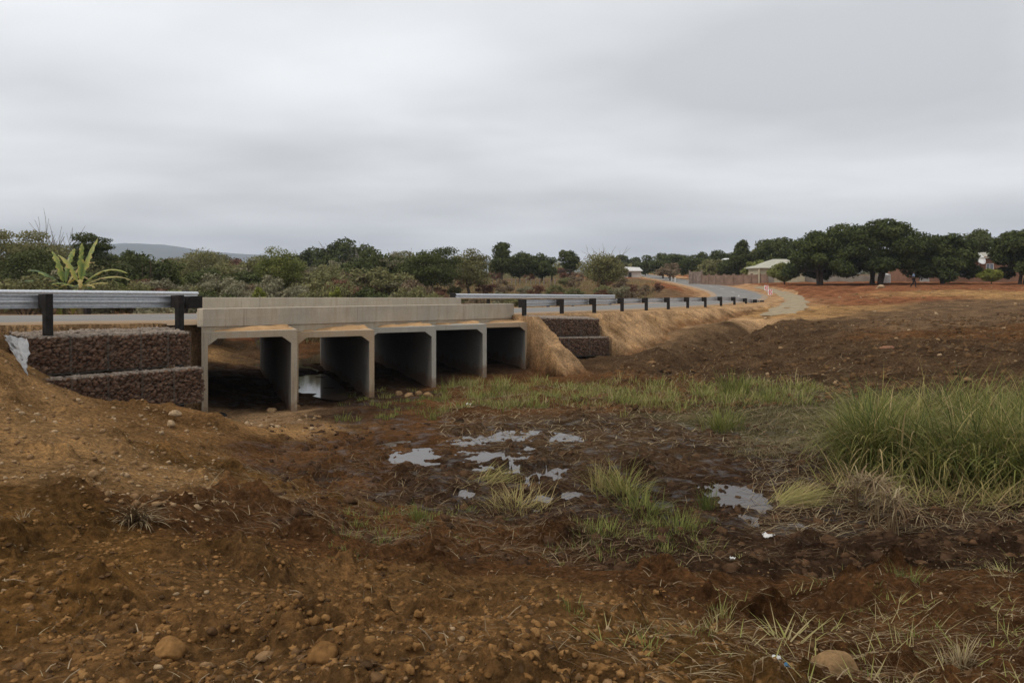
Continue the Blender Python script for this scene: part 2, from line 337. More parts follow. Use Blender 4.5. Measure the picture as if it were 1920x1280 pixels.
def road_sd(x, y):
    """signed offset across the road (near side negative) measured as t, road height, for every point"""
    s = (x - A[0]) * R[0] + (y - A[1]) * R[1]; t = (x - A[0]) * NN[0] + (y - A[1]) * NN[1]
    zr = zroad(s)
    far = s > 36
    if far.any():
        xf = x[far]; yf = y[far]; bt = np.empty(xf.size); bz = np.empty(xf.size)
        C = CTR[CTR[:, 1] > 60]
        for i in range(0, xf.size, 50000):
            d = (xf[i:i + 50000, None] - C[:, 0]) ** 2 + (yf[i:i + 50000, None] - C[:, 1]) ** 2
            j = np.clip(d.argmin(1), 1, len(C) - 2)
            tg = C[j + 1, :2] - C[j - 1, :2]; tg /= np.linalg.norm(tg, axis=1, keepdims=True)
            rx = xf[i:i + 50000] - C[j, 0]; ry = yf[i:i + 50000] - C[j, 1]
            bt[i:i + 50000] = -tg[:, 1] * rx + tg[:, 0] * ry + CT
            along = tg[:, 0] * rx + tg[:, 1] * ry
            sl = (C[j + 1, 2] - C[j - 1, 2]) / np.linalg.norm(C[j + 1, :2] - C[j - 1, :2], axis=1)
            bz[i:i + 50000] = C[j, 2] + along * sl
        t = t.copy(); zr = zr.copy(); t[far] = bt; zr[far] = bz
    return s, t, zr

DITCH = [tuple(at(a, b_, c_))[:2] for a, b_, c_ in ((1262, 708, 30.5), (1300, 680, 34.5), (1335, 652, 40), (1390, 630, 45), (1440, 618, 48))]
GL = [(-10.87, 17.2), (-8.5, 20.3)]       # left gabion wall face, plan
GR = [(1.22, 35.0), (4.35, 38.0)]           # right gabion wall face, plan
def seg_local(x, y, g):
    p, q = np.array(g[0]), np.array(g[1]); L = np.linalg.norm(q - p); d = (q - p) / L; n = np.array([-d[1], d[0]])
    return (x - p[0]) * d[0] + (y - p[1]) * d[1], (x - p[0]) * n[0] + (y - p[1]) * n[1], L

def ground(x, y, detail=True, full=False):
    x = np.atleast_1d(np.asarray(x, float)).ravel(); y = np.atleast_1d(np.asarray(y, float)).ravel()
    b = base_h(x, y); z = b.copy(); r = np.hypot(x, y)
    Z = zones(x, y) if (detail or full) else None
    if detail:
        rg = Z[:, 3]; cell = np.where(r < 19, 0.0034, 0.0052) * np.maximum(r, 1)
        def octv(lam): return np.clip((lam / (2.3 * cell)) - 0.4, 0, 1)
        w1 = fbm(x * 0.45, y * 0.45, 3, 1)
        z += rg * 0.20 * w1 * octv(2.2)
        wx = x + 0.18 * fbm(x * 2, y * 2, 2, 71); wy = y + 0.18 * fbm(x * 2, y * 2, 2, 72)
        patch = 0.45 + 1.1 * sstep(-0.25, 0.35, fbm(x * 0.8, y * 0.8, 2, 55))
        wx = wx + 0.05 * pn(x * 7, y * 7, 73); wy = wy + 0.05 * pn(x * 7, y * 7, 74)
        acc = 0.0
        for lam, a, sd in ((0.9, 0.12, 2), (0.42, 0.085, 3), (0.21, 0.055, 4), (0.11, 0.034, 6), (0.06, 0.024, 8), (0.034, 0.016, 9), (0.019, 0.009, 10)):
            n = pn(wx / lam, wy / lam, sd)
            h_ = a * ((np.abs(n) * 1.5 - 0.4) * 0.3 + n * 0.8)
            acc = acc + h_ * octv(lam) * (0.6 + 0.8 * sstep(-0.3, 0.4, acc * 12 if not np.isscalar(acc) else 0 * x))
        z += rg * patch * acc
        far_w = sstep(19, 26, r) * rg
        z += far_w * (0.22 * (np.abs(pn(wx / 3.6, wy / 3.6, 15)) * 1.6 - .35) + 0.16 * pn(wx / 1.7, wy / 1.7, 16) + 0.10 * (np.abs(pn(wx / .8, wy / .8, 17)) - .2))
    ch = np.full(x.shape, 9.0)
    for (ax_, ay_), (bx_, by_) in zip(DITCH[:-1], DITCH[1:]):
        L2 = (bx_ - ax_) ** 2 + (by_ - ay_) ** 2; q_ = np.clip(((x - ax_) * (bx_ - ax_) + (y - ay_) * (by_ - ay_)) / L2, 0, 1)
        ch = np.minimum(ch, np.hypot(x - ax_ - q_ * (bx_ - ax_), y - ay_ - q_ * (by_ - ay_)))
    z += -0.5 * np.exp(-(ch / 0.7) ** 2) + 0.28 * np.exp(-((ch - 1.9) / 1.0) ** 2)
    # road embankment
    s, t, zr = road_sd(x, y)
    edge = fbm(x * 0.5, y * 0.5, 3, 14) * 0.5
    shoulder = 1.25 + 0.2 * edge
    lo = -shoulder - np.interp(s, [-30, -24, 2, 14, 30, 42], [0.6, 0.3, 0.2, 0.3, 1.6, 3.0]); hi = 8.6 + edge * 0.6
    d = np.maximum(lo - t, t - hi); d = np.maximum(d, 0)
    crest = zr - 0.045 - 0.16 * np.clip(-t - 0.1, 0, 1.2) * (s < -15)
    slope = np.where(t < 4, np.interp(s, [-2, 2, 8], [1.2, 1.3, 1.55]), 1.7)
    emb = crest - d / slope
    emb += np.where(d > 0, 1, 0.25) * (fbm(x * 1.2, y * 1.2, 4, 30) * 0.16 + pn(x * 1.9, y * 1.9, 31) * 0.05 + np.abs(pn(x * 1.1, y * 1.1, 32)) * -0.12)
    dw = sstep(0.0, 0.9, -(t - 0.7)) + sstep(0.0, 0.9, t - 7.2)
    emb = np.where((t > 0.3) & (t < 7.6), crest, emb)
    # gabion walls: level ground behind the baskets, none in front
    for g, off in ((GL, 0.62), (GR, 0.7)):
        u, v, L = seg_local(x, y, g)
        if g is GL: emb = np.where((u <= -0.05) & (u > -8) & (v < 0.7), np.minimum(emb, crest - (0.7 - v) / 0.6), emb)
        near = (u > (-0.6 if g is GL else -0.05)) & (u < L + (0.5 if g is GL else 0.1)) & (v < 1.0) & (v > -9)
        emb = np.where(near, -99, emb)
    emb = np.where((s > -17.98) & (t < 0.9) & ((s - (D @ R) / (D @ NN) * t) < -16.5) & (t > -9), -99, emb)
    s0 = s - (D @ R) / (D @ NN) * t
    cul = (s0 > -16.78) & (s0 < -0.28) & (t > -6) & (t < 13)
    onemb = (emb > z) & ~cul
    # beyond the guardrail the road runs in a shallow cut
    cutw = sstep(7.5, 3.6, np.abs(t - CT)) * (s > 38)
    z = z * (1 - cutw) + np.minimum(z, crest) * cutw
    onemb = onemb | ((cutw > 0.25) & ~cul)
    emb = np.where(s > 38, np.where(np.abs(t - CT) < 7, np.maximum(emb, z), emb), emb)
    z = np.where(onemb, emb, z)
    pm = puddle_mask(x, y)
    near_p = (r > 9) & (r < 21)
    z = np.where(near_p & (pm > 0), np.minimum(z, WL + 0.012 - 0.07 * np.clip(pm * 4, 0, 1) + 0.05 * fbm(x * 6, y * 6, 3, 44)), z)
    z = np.where(near_p & (pm <= 0) & (np.abs(z - WL) < 0.9), np.maximum(z, WL + 0.006 - 0.5 * sstep(17.5, 21, r) + 0.05 * np.clip(-pm, 0, .5) + 0.03 * np.abs(fbm(x * 5, y * 5, 3, 45))), z)
    if not full: return z
    onm = onemb.astype(float)
    col = Z[:, :3].copy(); wet = np.clip(Z[:, 4] - 0.15, 0, 1)
    tanm = (onm * sstep(-0.02, 0.05, emb - z + 0.05))
    tc = np.array(TAN) * (1 + 0.25 * fbm(x * 0.7, y * 0.7, 3, 66))[:, None]
    redm = sstep(0.05, 0.4, fbm(x * 0.35, y * 0.35, 3, 67))[:, None] * (d > 0.3)[:, None] * 0.55
    tc = tc * (1 - redm) + np.array(TAN2) * redm
    low_ = (sstep(0.55, 0.05, (emb - b) + 0.25 * fbm(x * 1.6, y * 1.6, 3, 68)) * (d > 0.3))[:, None] * 0.85
    tc = tc * (1 - low_) + np.array(RDB) * 1.3 * low_
    farside = (t > 8.2)[:, None] * 0.6
    tc = tc * (1 - farside) + np.array(LBR) * farside
    redr = sstep(44, 60, s)[:, None] * 0.45
    tc = tc * (1 - redr) + np.array((0.36, 0.19, 0.1)) * redr
    col = np.where(onemb[:, None], tc, col); wet = np.where(onemb, 0, wet)
    wet = np.where(near_p, np.maximum(wet, sstep(-0.25, 0.05, pm) * (np.abs(z - WL) < 0.10)), wet)
    return z, col, wet, onm

def gz(x, y): return float(ground([x], [y])[0])
_YC = np.exp(np.linspace(math.log(2.2), math.log(170), 420))
def hits(px, py):
    '''where the sight lines through the given points of the photograph meet the ground: (n,2) plan positions'''
    px = np.atleast_1d(np.asarray(px, float)); py = np.atleast_1d(np.asarray(py, float)); o = np.empty((len(px), 2))
    for i in range(0, len(px), 120):
        p = px[i:i + 120, None]; q = py[i:i + 120, None]
        X_ = (p - CX) / F * _YC; Z_ = -(q - HY) / F * _YC; Yb = np.broadcast_to(_YC, X_.shape)
        g_ = ground(X_.ravel(), Yb.ravel(), False).reshape(X_.shape)
        under = Z_ <= g_; j = np.where(under.any(1), under.argmax(1), len(_YC) - 1)
        Yh_ = _YC[j]; o[i:i + 120, 0] = (px[i:i + 120] - CX) / F * Yh_; o[i:i + 120, 1] = Yh_
    return o
def hit(px, py):
    a = hits([px], [py])[0]; return Vector((a[0], a[1], gz(a[0], a[1])))

# ground sheet (log-polar grid round the camera, 360 degrees)
th = np.concatenate([np.linspace(-math.pi, -0.68, 60)[:-1], np.linspace(-0.68, 0.68, 1020), np.linspace(0.68, math.pi, 60)[1:]])
lr = np.concatenate([np.log(np.linspace(0.35, 2.0, 14))[:-1], np.arange(math.log(2.0), math.log(8), 0.003), np.arange(math.log(8), math.log(18.5), 0.0024), np.arange(math.log(18.5), math.log(50), 0.0026), np.arange(math.log(50), math.log(130), 0.0045), np.linspace(math.log(130), math.log(4200), 90)[1:]])
TT, LL = np.meshgrid(th, lr); rr = np.exp(LL)
gx = (np.sin(TT) * rr).ravel(); gy = (np.cos(TT) * rr).ravel()
z, colr, wet, onm = ground(gx, gy, True, True)
nr, nc = TT.shape
idx = np.arange(nr * nc).reshape(nr, nc)
Q = np.stack([idx[:-1, :-1], idx[:-1, 1:], idx[1:, 1:], idx[1:, :-1]], -1).reshape(-1, 4)
V = np.stack([gx, gy, z], 1)
# centre cap
V = np.vstack([V, [[0, 0, float(z[:nc].mean())]]])
colr = np.vstack([colr, colr[:1]]); wet = np.append(wet, 0); onm = np.append(onm, 0)
Qc = np.stack([np.full(nc - 1, nr * nc), idx[0, 1:], idx[0, :-1], idx[0, :-1]], -1)

mg, t, b = material('soil', 0.95, 0.0)
oc = N(t, 'ShaderNodeNewGeometry').outputs['Position']
ac = attr(t, 'soil', 'Color')
v1 = ramp(t, noise(t, 0.9, 8, 0.62, oc), [(0.30, (0.5, 0.48, 0.46)), (0.5, (1, 1, 1)), (0.70, (1.6, 1.55, 1.45))])
v2 = ramp(t, noise(t, 14, 9, 0.75, oc), [(0.34, (0.32, 0.31, 0.30)), (0.5, (0.95, 0.95, 0.95)), (0.66, (1.9, 1.8, 1.6))])
c = mix(t, 1.0, ac, v1, 'MULTIPLY'); c = mix(t, 0.85, c, v2, 'MULTIPLY')
# pebbles and crumbs of pale subsoil
vo = N(t, 'ShaderNodeTexVoronoi', feature='F1'); vo.inputs['Scale'].default_value = 13; t.links.new(oc, vo.inputs['Vector'])
peb = mth(t, 'MULTIPLY', ramp(t, vo.outputs['Distance'], [(0.13, (1, 1, 1)), (0.22, (0, 0, 0))]), ramp(t, noise(t, 1.7, 4, 0.6, oc), [(0.5, (0, 0, 0)), (0.62, (1, 1, 1))]))
wet_a = attr(t, 'wet')
peb = mth(t, 'MULTIPLY', peb, mth(t, 'SUBTRACT', 1.0, wet_a, True))
c = mix(t, mth(t, 'MULTIPLY', peb, 0.75), c, mix(t, 0.6, mix(t, 1.0, ac, (2.4, 2.4, 2.3), 'MULTIPLY'), (0.36, 0.27, 0.18)))
vo2 = N(t, 'ShaderNodeTexVoronoi', feature='F1'); vo2.inputs['Scale'].default_value = 4.5; t.links.new(oc, vo2.inputs['Vector'])
wn_ = ramp(t, noise(t, 2.6, 5, 0.6, oc), [(0.50, (0, 0, 0)), (0.66, (1, 1, 1))])
wetf = mth(t, 'MULTIPLY', wet_a, wn_)
c = mix(t, mth(t, 'MULTIPLY', wetf, 0.6), c, mix(t, 1.0, c, (0.45, 0.42, 0.42), 'MULTIPLY'))
t.links.new(c, b.inputs['Base Color'])
rg_ = N(t, 'ShaderNodeMapRange'); t.links.new(wetf, rg_.inputs[0]); rg_.inputs[3].default_value = 0.95; rg_.inputs[4].default_value = 0.34
t.links.new(rg_.outputs[0], b.inputs['Roughness'])
sp_ = N(t, 'ShaderNodeMapRange'); t.links.new(wetf, sp_.inputs[0]); sp_.inputs[3].default_value = 0.0; sp_.inputs[4].default_value = 0.5
t.links.new(sp_.outputs[0], b.inputs['Specular IOR Level'])
hb = mth(t, 'ADD', noise(t, 26, 9, 0.78, oc), mth(t, 'MULTIPLY', noise(t, 3.0, 8, 0.7, oc), 2.0))
bump(t, b, hb, 1.0, 0.11)
go = np_mesh('ground', V, np.vstack([Q, Qc[:, [0, 1, 2, 3]]])[:len(Q)], mg, True, {'wet': wet}, None, {'soil': np.concatenate([colr, np.ones((len(colr), 1))], 1)})
tag(go, kind='structure')

# ------------------------------------------------------------------ water
mw, t, b = material('puddle_water', 0.07, 0.4)
b.inputs['Base Color'].default_value = (0.045, 0.030, 0.020, 1)
nw = N(t, 'ShaderNodeNewGeometry').outputs['Position']
bump(t, b, noise(t, 9, 3, 0.5, nw), 0.06, 0.01)
_wp = [0]
def water_patch(cx, cy, rx, ry, zl, ang=0):
    _wp[0] += 1; zl -= 0.0025 * _wp[0]
    vs = [(cx, cy, zl)]; n = 40
    for k in range(n):
        a = 2 * math.pi * k / n; q = 1 + 0.08 * math.sin(3 * a + cx)
        x_, y_ = rx * q * math.cos(a), ry * q * math.sin(a)
        vs.append((cx + x_ * math.cos(ang) - y_ * math.sin(ang), cy + x_ * math.sin(ang) + y_ * math.cos(ang), zl))
    m = MB(); m.add(vs, [(0, k + 1, (k + 1) % n + 1) for k in range(n)])
    return tag(m.build('puddle', mw), kind='structure')
for g_ in ([0], [1, 2, 3, 4, 12], [5], [6], [7], [8, 9], [10]):
    X = []; 
    for i in g_:
        px, py, hw, hh = PUD[i]; Yc = -WL * F / (py - HY)
        X.append(((px - CX) / F * Yc - hw / F * Yc * 1.7, (px - CX) / F * Yc + hw / F * Yc * 1.7, Yc - hh / (py - HY) * Yc * 1.7, Yc + hh / (py - HY) * Yc * 1.7))
    X = np.array(X); x0, x1, y0, y1 = X[:, 0].min(), X[:, 1].max(), X[:, 2].min(), X[:, 3].max()
    water_patch((x0 + x1) / 2, (y0 + y1) / 2, (x1 - x0) / 2 * 1.4, (y1 - y0) / 2 * 1.4, WL)
# stream through the second cell and upstream pool
c2 = st(-14.55 + 3.4, -1.13) - P3 * 1.45
w2 = c2 + D3 * 5.0
tag(water_patch(w2.x, w2.y, 1.0, 5.4, -4.065, math.atan2(D[1], D[0]) - math.pi / 2), kind='structure')
up_ = c2 + D3 * 13.2
tag(water_patch(up_.x - 0.8, up_.y, 6.0, 3.2, -4.06, 0.25), kind='structure')

# ------------------------------------------------------------------ road
ma, t, b = material('dusty_asphalt', 0.92, 0.1); oc = N(t, 'ShaderNodeNewGeometry').outputs['Position']
c = ramp(t, noise(t, 0.5, 6, 0.6, oc), [(0.3, (0.165, 0.155, 0.145)), (0.7, (0.235, 0.215, 0.19))])
lat = attr(t, 'lat')
edge_d = mth(t, 'ADD', mth(t, 'ABSOLUTE', lat), mth(t, 'MULTIPLY', noise(t, 1.3, 5, 0.6, oc), 0.35))
c = mix(t, ramp(t, edge_d, [(0.98, (0, 0, 0)), (1.12, (1, 1, 1))]), c, (0.36, 0.235, 0.13))
tr_ = ramp(t, mth(t, 'ABSOLUTE', mth(t, 'SUBTRACT', mth(t, 'ABSOLUTE', lat), 0.5)), [(0.0, (1, 1, 1)), (0.2, (0, 0, 0))])
c = mix(t, mth(t, 'MULTIPLY', tr_, 0.25), c, (0.13, 0.125, 0.12))
c = mix(t, 0.3, c, ramp(t, noise(t, 60, 3, 0.7, oc), [(0.3, (0.07, 0.07, 0.07)), (0.7, (0.4, 0.38, 0.35))]))
t.links.new(c, b.inputs['Base Color']); bump(t, b, noise(t, 80, 3, 0.7, oc), 0.3, 0.005)
Pc = catmull(ctr, 5)
tg = np.gradient(Pc[:, :2], axis=0); tg /= np.linalg.norm(tg, axis=1, keepdims=True); nm = np.stack([-tg[:, 1], tg[:, 0]], 1)
offs = np.array([-3.25, -3.1, -2, -1, 0, 1, 2, 3.1, 3.25]); VR = []; LA = []
for i, p in enumerate(Pc):
    for o_ in offs:
        VR.append((p[0] + nm[i, 0] * o_, p[1] + nm[i, 1] * o_, p[2] + (0.02 * (1 - abs(o_) / 3.1) if abs(o_) < 3.2 else -0.12))); LA.append(o_ / 3.1)
k = len(offs); ii = np.arange(len(Pc) * k).reshape(len(Pc), k)
QR = np.stack([ii[:-1, :-1], ii[1:, :-1], ii[1:, 1:], ii[:-1, 1:]], -1).reshape(-1, 4)[:, ::-1]
tag(np_mesh('road', VR, QR, ma, True, {'lat': LA}), kind='structure')
mwht = m_noisy('road_paint', (0.4, 0.38, 0.34), (0.6, 0.57, 0.5), 20)
m = MB()
SS = np.concatenate([[0], np.cumsum(np.linalg.norm(np.diff(Pc[:, :2], axis=0), axis=1))])
def road_at(q, off=0):
    p = np.array([np.interp(q, SS, Pc[:, j]) for j in range(3)]); n_ = np.array([np.interp(q, SS, nm[:, j]) for j in range(2)])
    return Vector((p[0] + n_[0] * off, p[1] + n_[1] * off, p[2] + 0.026))
for q in np.arange(2, 330, 9.0):
    for j in range(3):
        m.add([road_at(q + j, -0.05), road_at(q + j + 1, -0.05), road_at(q + j + 1, 0.05), road_at(q + j, 0.05)], [(0, 1, 2, 3)])
tag(m.build('road_marking', mwht), kind='structure')

# stone-pitched drain sweeping round beside the road
mpv = m_noisy('stone_pitching', (0.23, 0.18, 0.115), (0.35, 0.28, 0.18), 2.2, 0.9, 0.8, 0.04)
dp = [(1420, 538, 104, .5), (1446, 544, 92, .55), (1473, 553, 80, .7), (1489, 562, 70, 1.0), (1488, 573, 63, 1.3), (1468, 584, 58, 1.35), (1448, 590, 54.5, 0.9), (1436, 593, 53.5, 0.35)]
pc = catmull([(*hits([a], [b_])[0], w_) for a, b_, c_, w_ in dp], 8)
tg2 = np.gradient(pc[:, :2], axis=0); tg2 /= np.linalg.norm(tg2, axis=1, keepdims=True)
VD = []
for i, p in enumerate(pc):
    for q in np.linspace(-1, 1, 9):
        w_ = p[2] * (1 + 0.15 * math.sin(i * 0.9 + (q > 0)))
        VD.append((p[0] - tg2[i, 1] * q * w_, p[1] + tg2[i, 0] * q * w_))
VD = np.array(VD); zd = ground(VD[:, 0], VD[:, 1]); zs = zd.reshape(len(pc), 9)
zs = (zs + np.roll(zs, 1, 0) + np.roll(zs, -1, 0)) / 3; zs[0] = zd.reshape(len(pc), 9)[0]; zs[-1] = zd.reshape(len(pc), 9)[-1]
edge_ = np.array([-0.03, .04, .05, .05, .05, .05, .05, .04, -0.03])
VD = np.column_stack([VD, (zs + edge_).ravel()])
ii = np.arange(len(pc) * 9).reshape(len(pc), 9); QD = np.stack([ii[:-1, :-1], ii[:-1, 1:], ii[1:, 1:], ii[1:, :-1]], -1).reshape(-1, 4)
tag(np_mesh('path', VD, QD, mpv, True), kind='structure')

# ------------------------------------------------------------------ culvert bridge
bridge = empty('culvert_bridge', st(-8.5, 3.5, -4.2))
tag(bridge, 'concrete box culvert bridge with five square openings carrying the road', 'bridge')
def reparent(o, p):
    o.parent = p; o.matrix_parent_inverse = Matrix.Translation(-Vector(p.location)); return o
mc_g = m_concrete('concrete_grey', 0.2, (0.38, 0.365, 0.315)); mc_t = m_concrete('concrete_tan', 0.8, (0.42, 0.33, 0.22), (0.44, 0.275, 0.13)); mc_m = m_concrete('concrete_mid', 0.55, (0.43, 0.375, 0.275))
mc_p = m_concrete('concrete_parapet', 0.35, (0.52, 0.455, 0.35), (0.42, 0.31, 0.19))
mc_shade = m_concrete('concrete_inside_shade', 0.1, (0.11, 0.108, 0.10), (0.12, 0.08, 0.05))  # concrete darkened so the shade inside the cells is painted into its colour
TOPS = [-1.65, -1.86, -1.93, -2.04, -2.14]; WD = 2.66
for k in range(5):
    fr = st(-14.55 + 3.4 * k, -1.13); fl = fr - P3 * WD; zt = TOPS[k]; zb = -4.75; L = 9.9; wt = 0.17; ts = 0.19; hn = 0.2
    prof_o = [(0, zb), (0, zt), (WD, zt), (WD, zb)]
    prof_i = [(wt, zb), (wt, zt - ts - hn), (wt + hn * 1.3, zt - ts), (WD - wt - hn * 1.3, zt - ts), (WD - wt, zt - ts - hn), (WD - wt, zb)]
    m = MB(); 
    def pt(w_, z_, l_): return fl + P3 * w_ + D3 * l_ + UP * z_
    seg = np.linspace(0, L, 6)
    ring = prof_o + prof_i[::-1]
    # front and back frames (legs, haunches, lintel)
    for l_ in (0, L):
        q = {n_: pt(*v_, l_) for n_, v_ in zip('abcd', prof_o)}; r_ = [pt(*v_, l_) for v_ in prof_i]
        m.add([q['a'], q['b'], r_[1], r_[0]], [(0, 1, 2, 3)]); m.add([q['b'], r_[2], r_[1]], [(0, 1, 2)])
        m.add([q['b'], q['c'], r_[3], r_[2]], [(0, 1, 2, 3)]); m.add([q['c'], r_[4], r_[3]], [(0, 1, 2)])
        m.add([q['c'], q['d'], r_[5], r_[4]], [(0, 1, 2, 3)])
    nfront = len(m.f)
    for pr in (prof_o, prof_i):
        for j in range(len(pr) - 1):
            m.add([pt(*pr[j], 0), pt(*pr[j + 1], 0), pt(*pr[j + 1], L), pt(*pr[j], L)], [(0, 1, 2, 3)])
    o = m.build('box_cell', [mc_t, mc_t, mc_g, mc_g, mc_t][k] if k else mc_m, None); reparent(o, bridge)
    o.data.materials.append(mc_shade)
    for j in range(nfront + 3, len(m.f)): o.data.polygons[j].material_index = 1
    if k == 0: o['label'] = 'nearest and widest looking concrete opening'
# deck slab
def prism_st(m, s0, s1, t0, t1, zt0, zt1, zb0, zb1, n=10, skew=True):
    kx = (D @ R) / (D @ NN)
    vs = []
    for i in range(n + 1):
        f = i / n; s_ = s0 + (s1 - s0) * f; a = zt0 + (zt1 - zt0) * f; b_ = zb0 + (zb1 - zb0) * f
        for tt, zq in ((t0, a), (t1, a), (t1, b_), (t0, b_)):
            vs.append(st(s_ + (kx * (tt - t0) if skew else 0), tt, zq))
    fs = []
    for i in range(n):
        o_ = i * 4
        for j in range(4): fs.append((o_ + j, o_ + (j + 1) % 4, o_ + 4 + (j + 1) % 4, o_ + 4 + j))
    fs += [(3, 2, 1, 0), (n * 4, n * 4 + 1, n * 4 + 2, n * 4 + 3)]
    m.add(vs, fs)
m = MB(); prism_st(m, -16.74, -0.02, 0.38, 7.18, -1.427, -1.955, -1.74, -2.27)
reparent(m.build('deck_slab', mc_m, None, 0.012), bridge)
NSEG = 8
m = MB(); prism_st(m, -16.72, 0.15, 0.34, 0.62, -0.975, -1.36, -1.50, -2.05, 40, False)
pn_ = reparent(m.build('parapet', mc_p, None, 0.015), bridge)
m = MB(); prism_st(m, -11.75, 5.35, 7.15, 7.43, -0.885, -1.325, -1.7, -2.2, 40, False)
reparent(m.build('parapet', mc_p, None, 0.015), bridge)
# construction joints cut as thin dark strips set proud in the near face
mj = m_noisy('joint_filler', (0.17, 0.14, 0.11), (0.28, 0.25, 0.2), 9)
for s_ in (-15.2, -10.4, -5.1, -2.6):
    zt = np.interp(s_, [-17.15, 0.15], [-0.965, -1.36]); zb = np.interp(s_, [-17.15, 0.15], [-1.45, -1.99])
    m = MB(); m.box(st(s_, 0.3405, (zt + zb) / 2 - 0.006), R3 * 0.004, N3 * 0.0025, UP * (zt - zb) / 2 * 0.97)
    reparent(m.build('joint', mj, None), bridge)
# sand spilled on the ledges of the cells
mt = m_noisy('sand', (0.34, 0.2, 0.095), (0.48, 0.3, 0.15), 4, 0.95, 0.7, 0.03)
sx = np.linspace(-17.1, 0.1, 260); tx = np.linspace(-1.16, 0.36, 26)
SXm, TXm = np.meshgrid(sx, tx); kx = (D @ R) / (D @ NN)
zz_ = np.full(SXm.shape, -9.0)
for k in range(5):
    fr = np.array([-14.55 + 3.4 * k, -1.13]); X_ = SXm - fr[0]; T_ = TXm - fr[1]
    # local coordinates: along D and P
    pw = X_ * (PP @ R) + T_ * (PP @ NN); dl = X_ * (D @ R) + T_ * (D @ NN)
    inside = (pw < -0.03) & (pw > -WD + 0.0) & (dl > 0.05)
    h_ = 0.02 + 0.13 * np.clip(fbm(SXm * 0.8, TXm * 1.5 + k, 3, 50) + 0.25, 0, 1) * sstep(0.03, 0.5, dl) * sstep(-0.9, 0.3, TXm + 0.3)
    zz_ = np.where(inside, TOPS[k] + h_ * (h_ > 0.035) - 0.02 * (h_ <= 0.035), zz_)
Vs = np.array([tuple(st(a, b_, c_)) for a, b_, c_ in zip(SXm.ravel(), TXm.ravel(), zz_.ravel())])
ii = np.arange(SXm.size).reshape(SXm.shape); Qs = np.stack([ii[:-1, :-1], ii[:-1, 1:], ii[1:, 1:], ii[1:, :-1]], -1).reshape(-1, 4)
zq = zz_.ravel()[Qs]; Qs = Qs[(zq.min(1) > -5) & (zq.max(1) - zq.min(1) < 0.12)]
tag(np_mesh('spilled_sand', Vs, Qs, mt, True), 'orange sand spilled along the ledge above the culvert openings', 'sand', kind='stuff')
# wing wall right of the fifth cell, and return wall left of the first
wr = st(-0.95, -1.13)
m = MB(); e1 = at(1062, 674, 33.2); e0 = Vector((wr.x + 0.02, wr.y + 0.05, 0))
nvec = Vector((e1.x - e0.x, e1.y - e0.y, 0)).normalized(); th_ = Vector((-nvec.y, nvec.x, 0)) * 0.12
q = [(e0, -2.25, -5), (e0 + nvec * 0.15, -2.3, -5), (Vector((e1.x, e1.y, 0)), -3.78, -5)]
vs = []
for p_, a_, b_ in q: vs += [p_ + UP * a_ - th_, p_ + UP * a_ + th_, p_ + UP * b_ + th_, p_ + UP * b_ - th_]
fs = []
for i in range(2):
    for j in range(4): fs.append((i * 4 + j, i * 4 + (j + 1) % 4, i * 4 + 4 + (j + 1) % 4, i * 4 + 4 + j))
fs += [(3, 2, 1, 0), (8, 9, 10, 11)]
m.add(vs, fs); reparent(m.build('wing_wall', mc_t, None, 0.01), bridge)

# ------------------------------------------------------------------ guardrails
mgal, t, b = material('galvanised_steel', 0.42, 0.5, 0.85); oc = objco(t)
t.links.new(ramp(t, noise(t, 14, 4, 0.6, oc), [(0.3, (0.48, 0.50, 0.52)), (0.7, (0.70, 0.72, 0.74))]), b.inputs['Base Color'])
t.links.new(ramp(t, noise(t, 3, 5, 0.6, oc), [(0.3, (0.3, 0.3, 0.3)), (0.7, (0.55, 0.55, 0.55))]), b.inputs['Roughness'])
mpost = m_noisy('tarred_timber', (0.012, 0.011, 0.010), (0.035, 0.030, 0.027), 9, 0.7, 0.5, 0.01)
mbolt = m_noisy('bolt_steel', (0.3, 0.3, 0.3), (0.5, 0.5, 0.5), 20, 0.4, 0.1, 0.001, metal=0.8)
def rail_z(s, side):
    return np.interp(s, [-90, -40, -22, -17.7, 0, 15, 27, 31, 35, 41, 44.6], [0.1, -0.1, -0.45, -0.585, -1.175, -1.48, -1.73, -1.80, -1.92, -2.28, -2.5]) if side < 0 else \
           np.interp(s, [-90, -40, -18.8, -11.6, 5.2, 27.3, 60], [0.1, -0.1, -0.46, -0.665, -1.09, -1.66, -2.3])
WPROF = [(0.0, 0.0), (0.015, -0.012), (0.075, -0.045), (0.083, -0.06), (0.083, -0.085), (0.075, -0.10), (0.005, -0.135), (0.0, -0.155), (0.005, -0.175), (0.075, -0.21), (0.083, -0.225), (0.083, -0.25), (0.075, -0.265), (0.015, -0.298), (0.0, -0.31)]
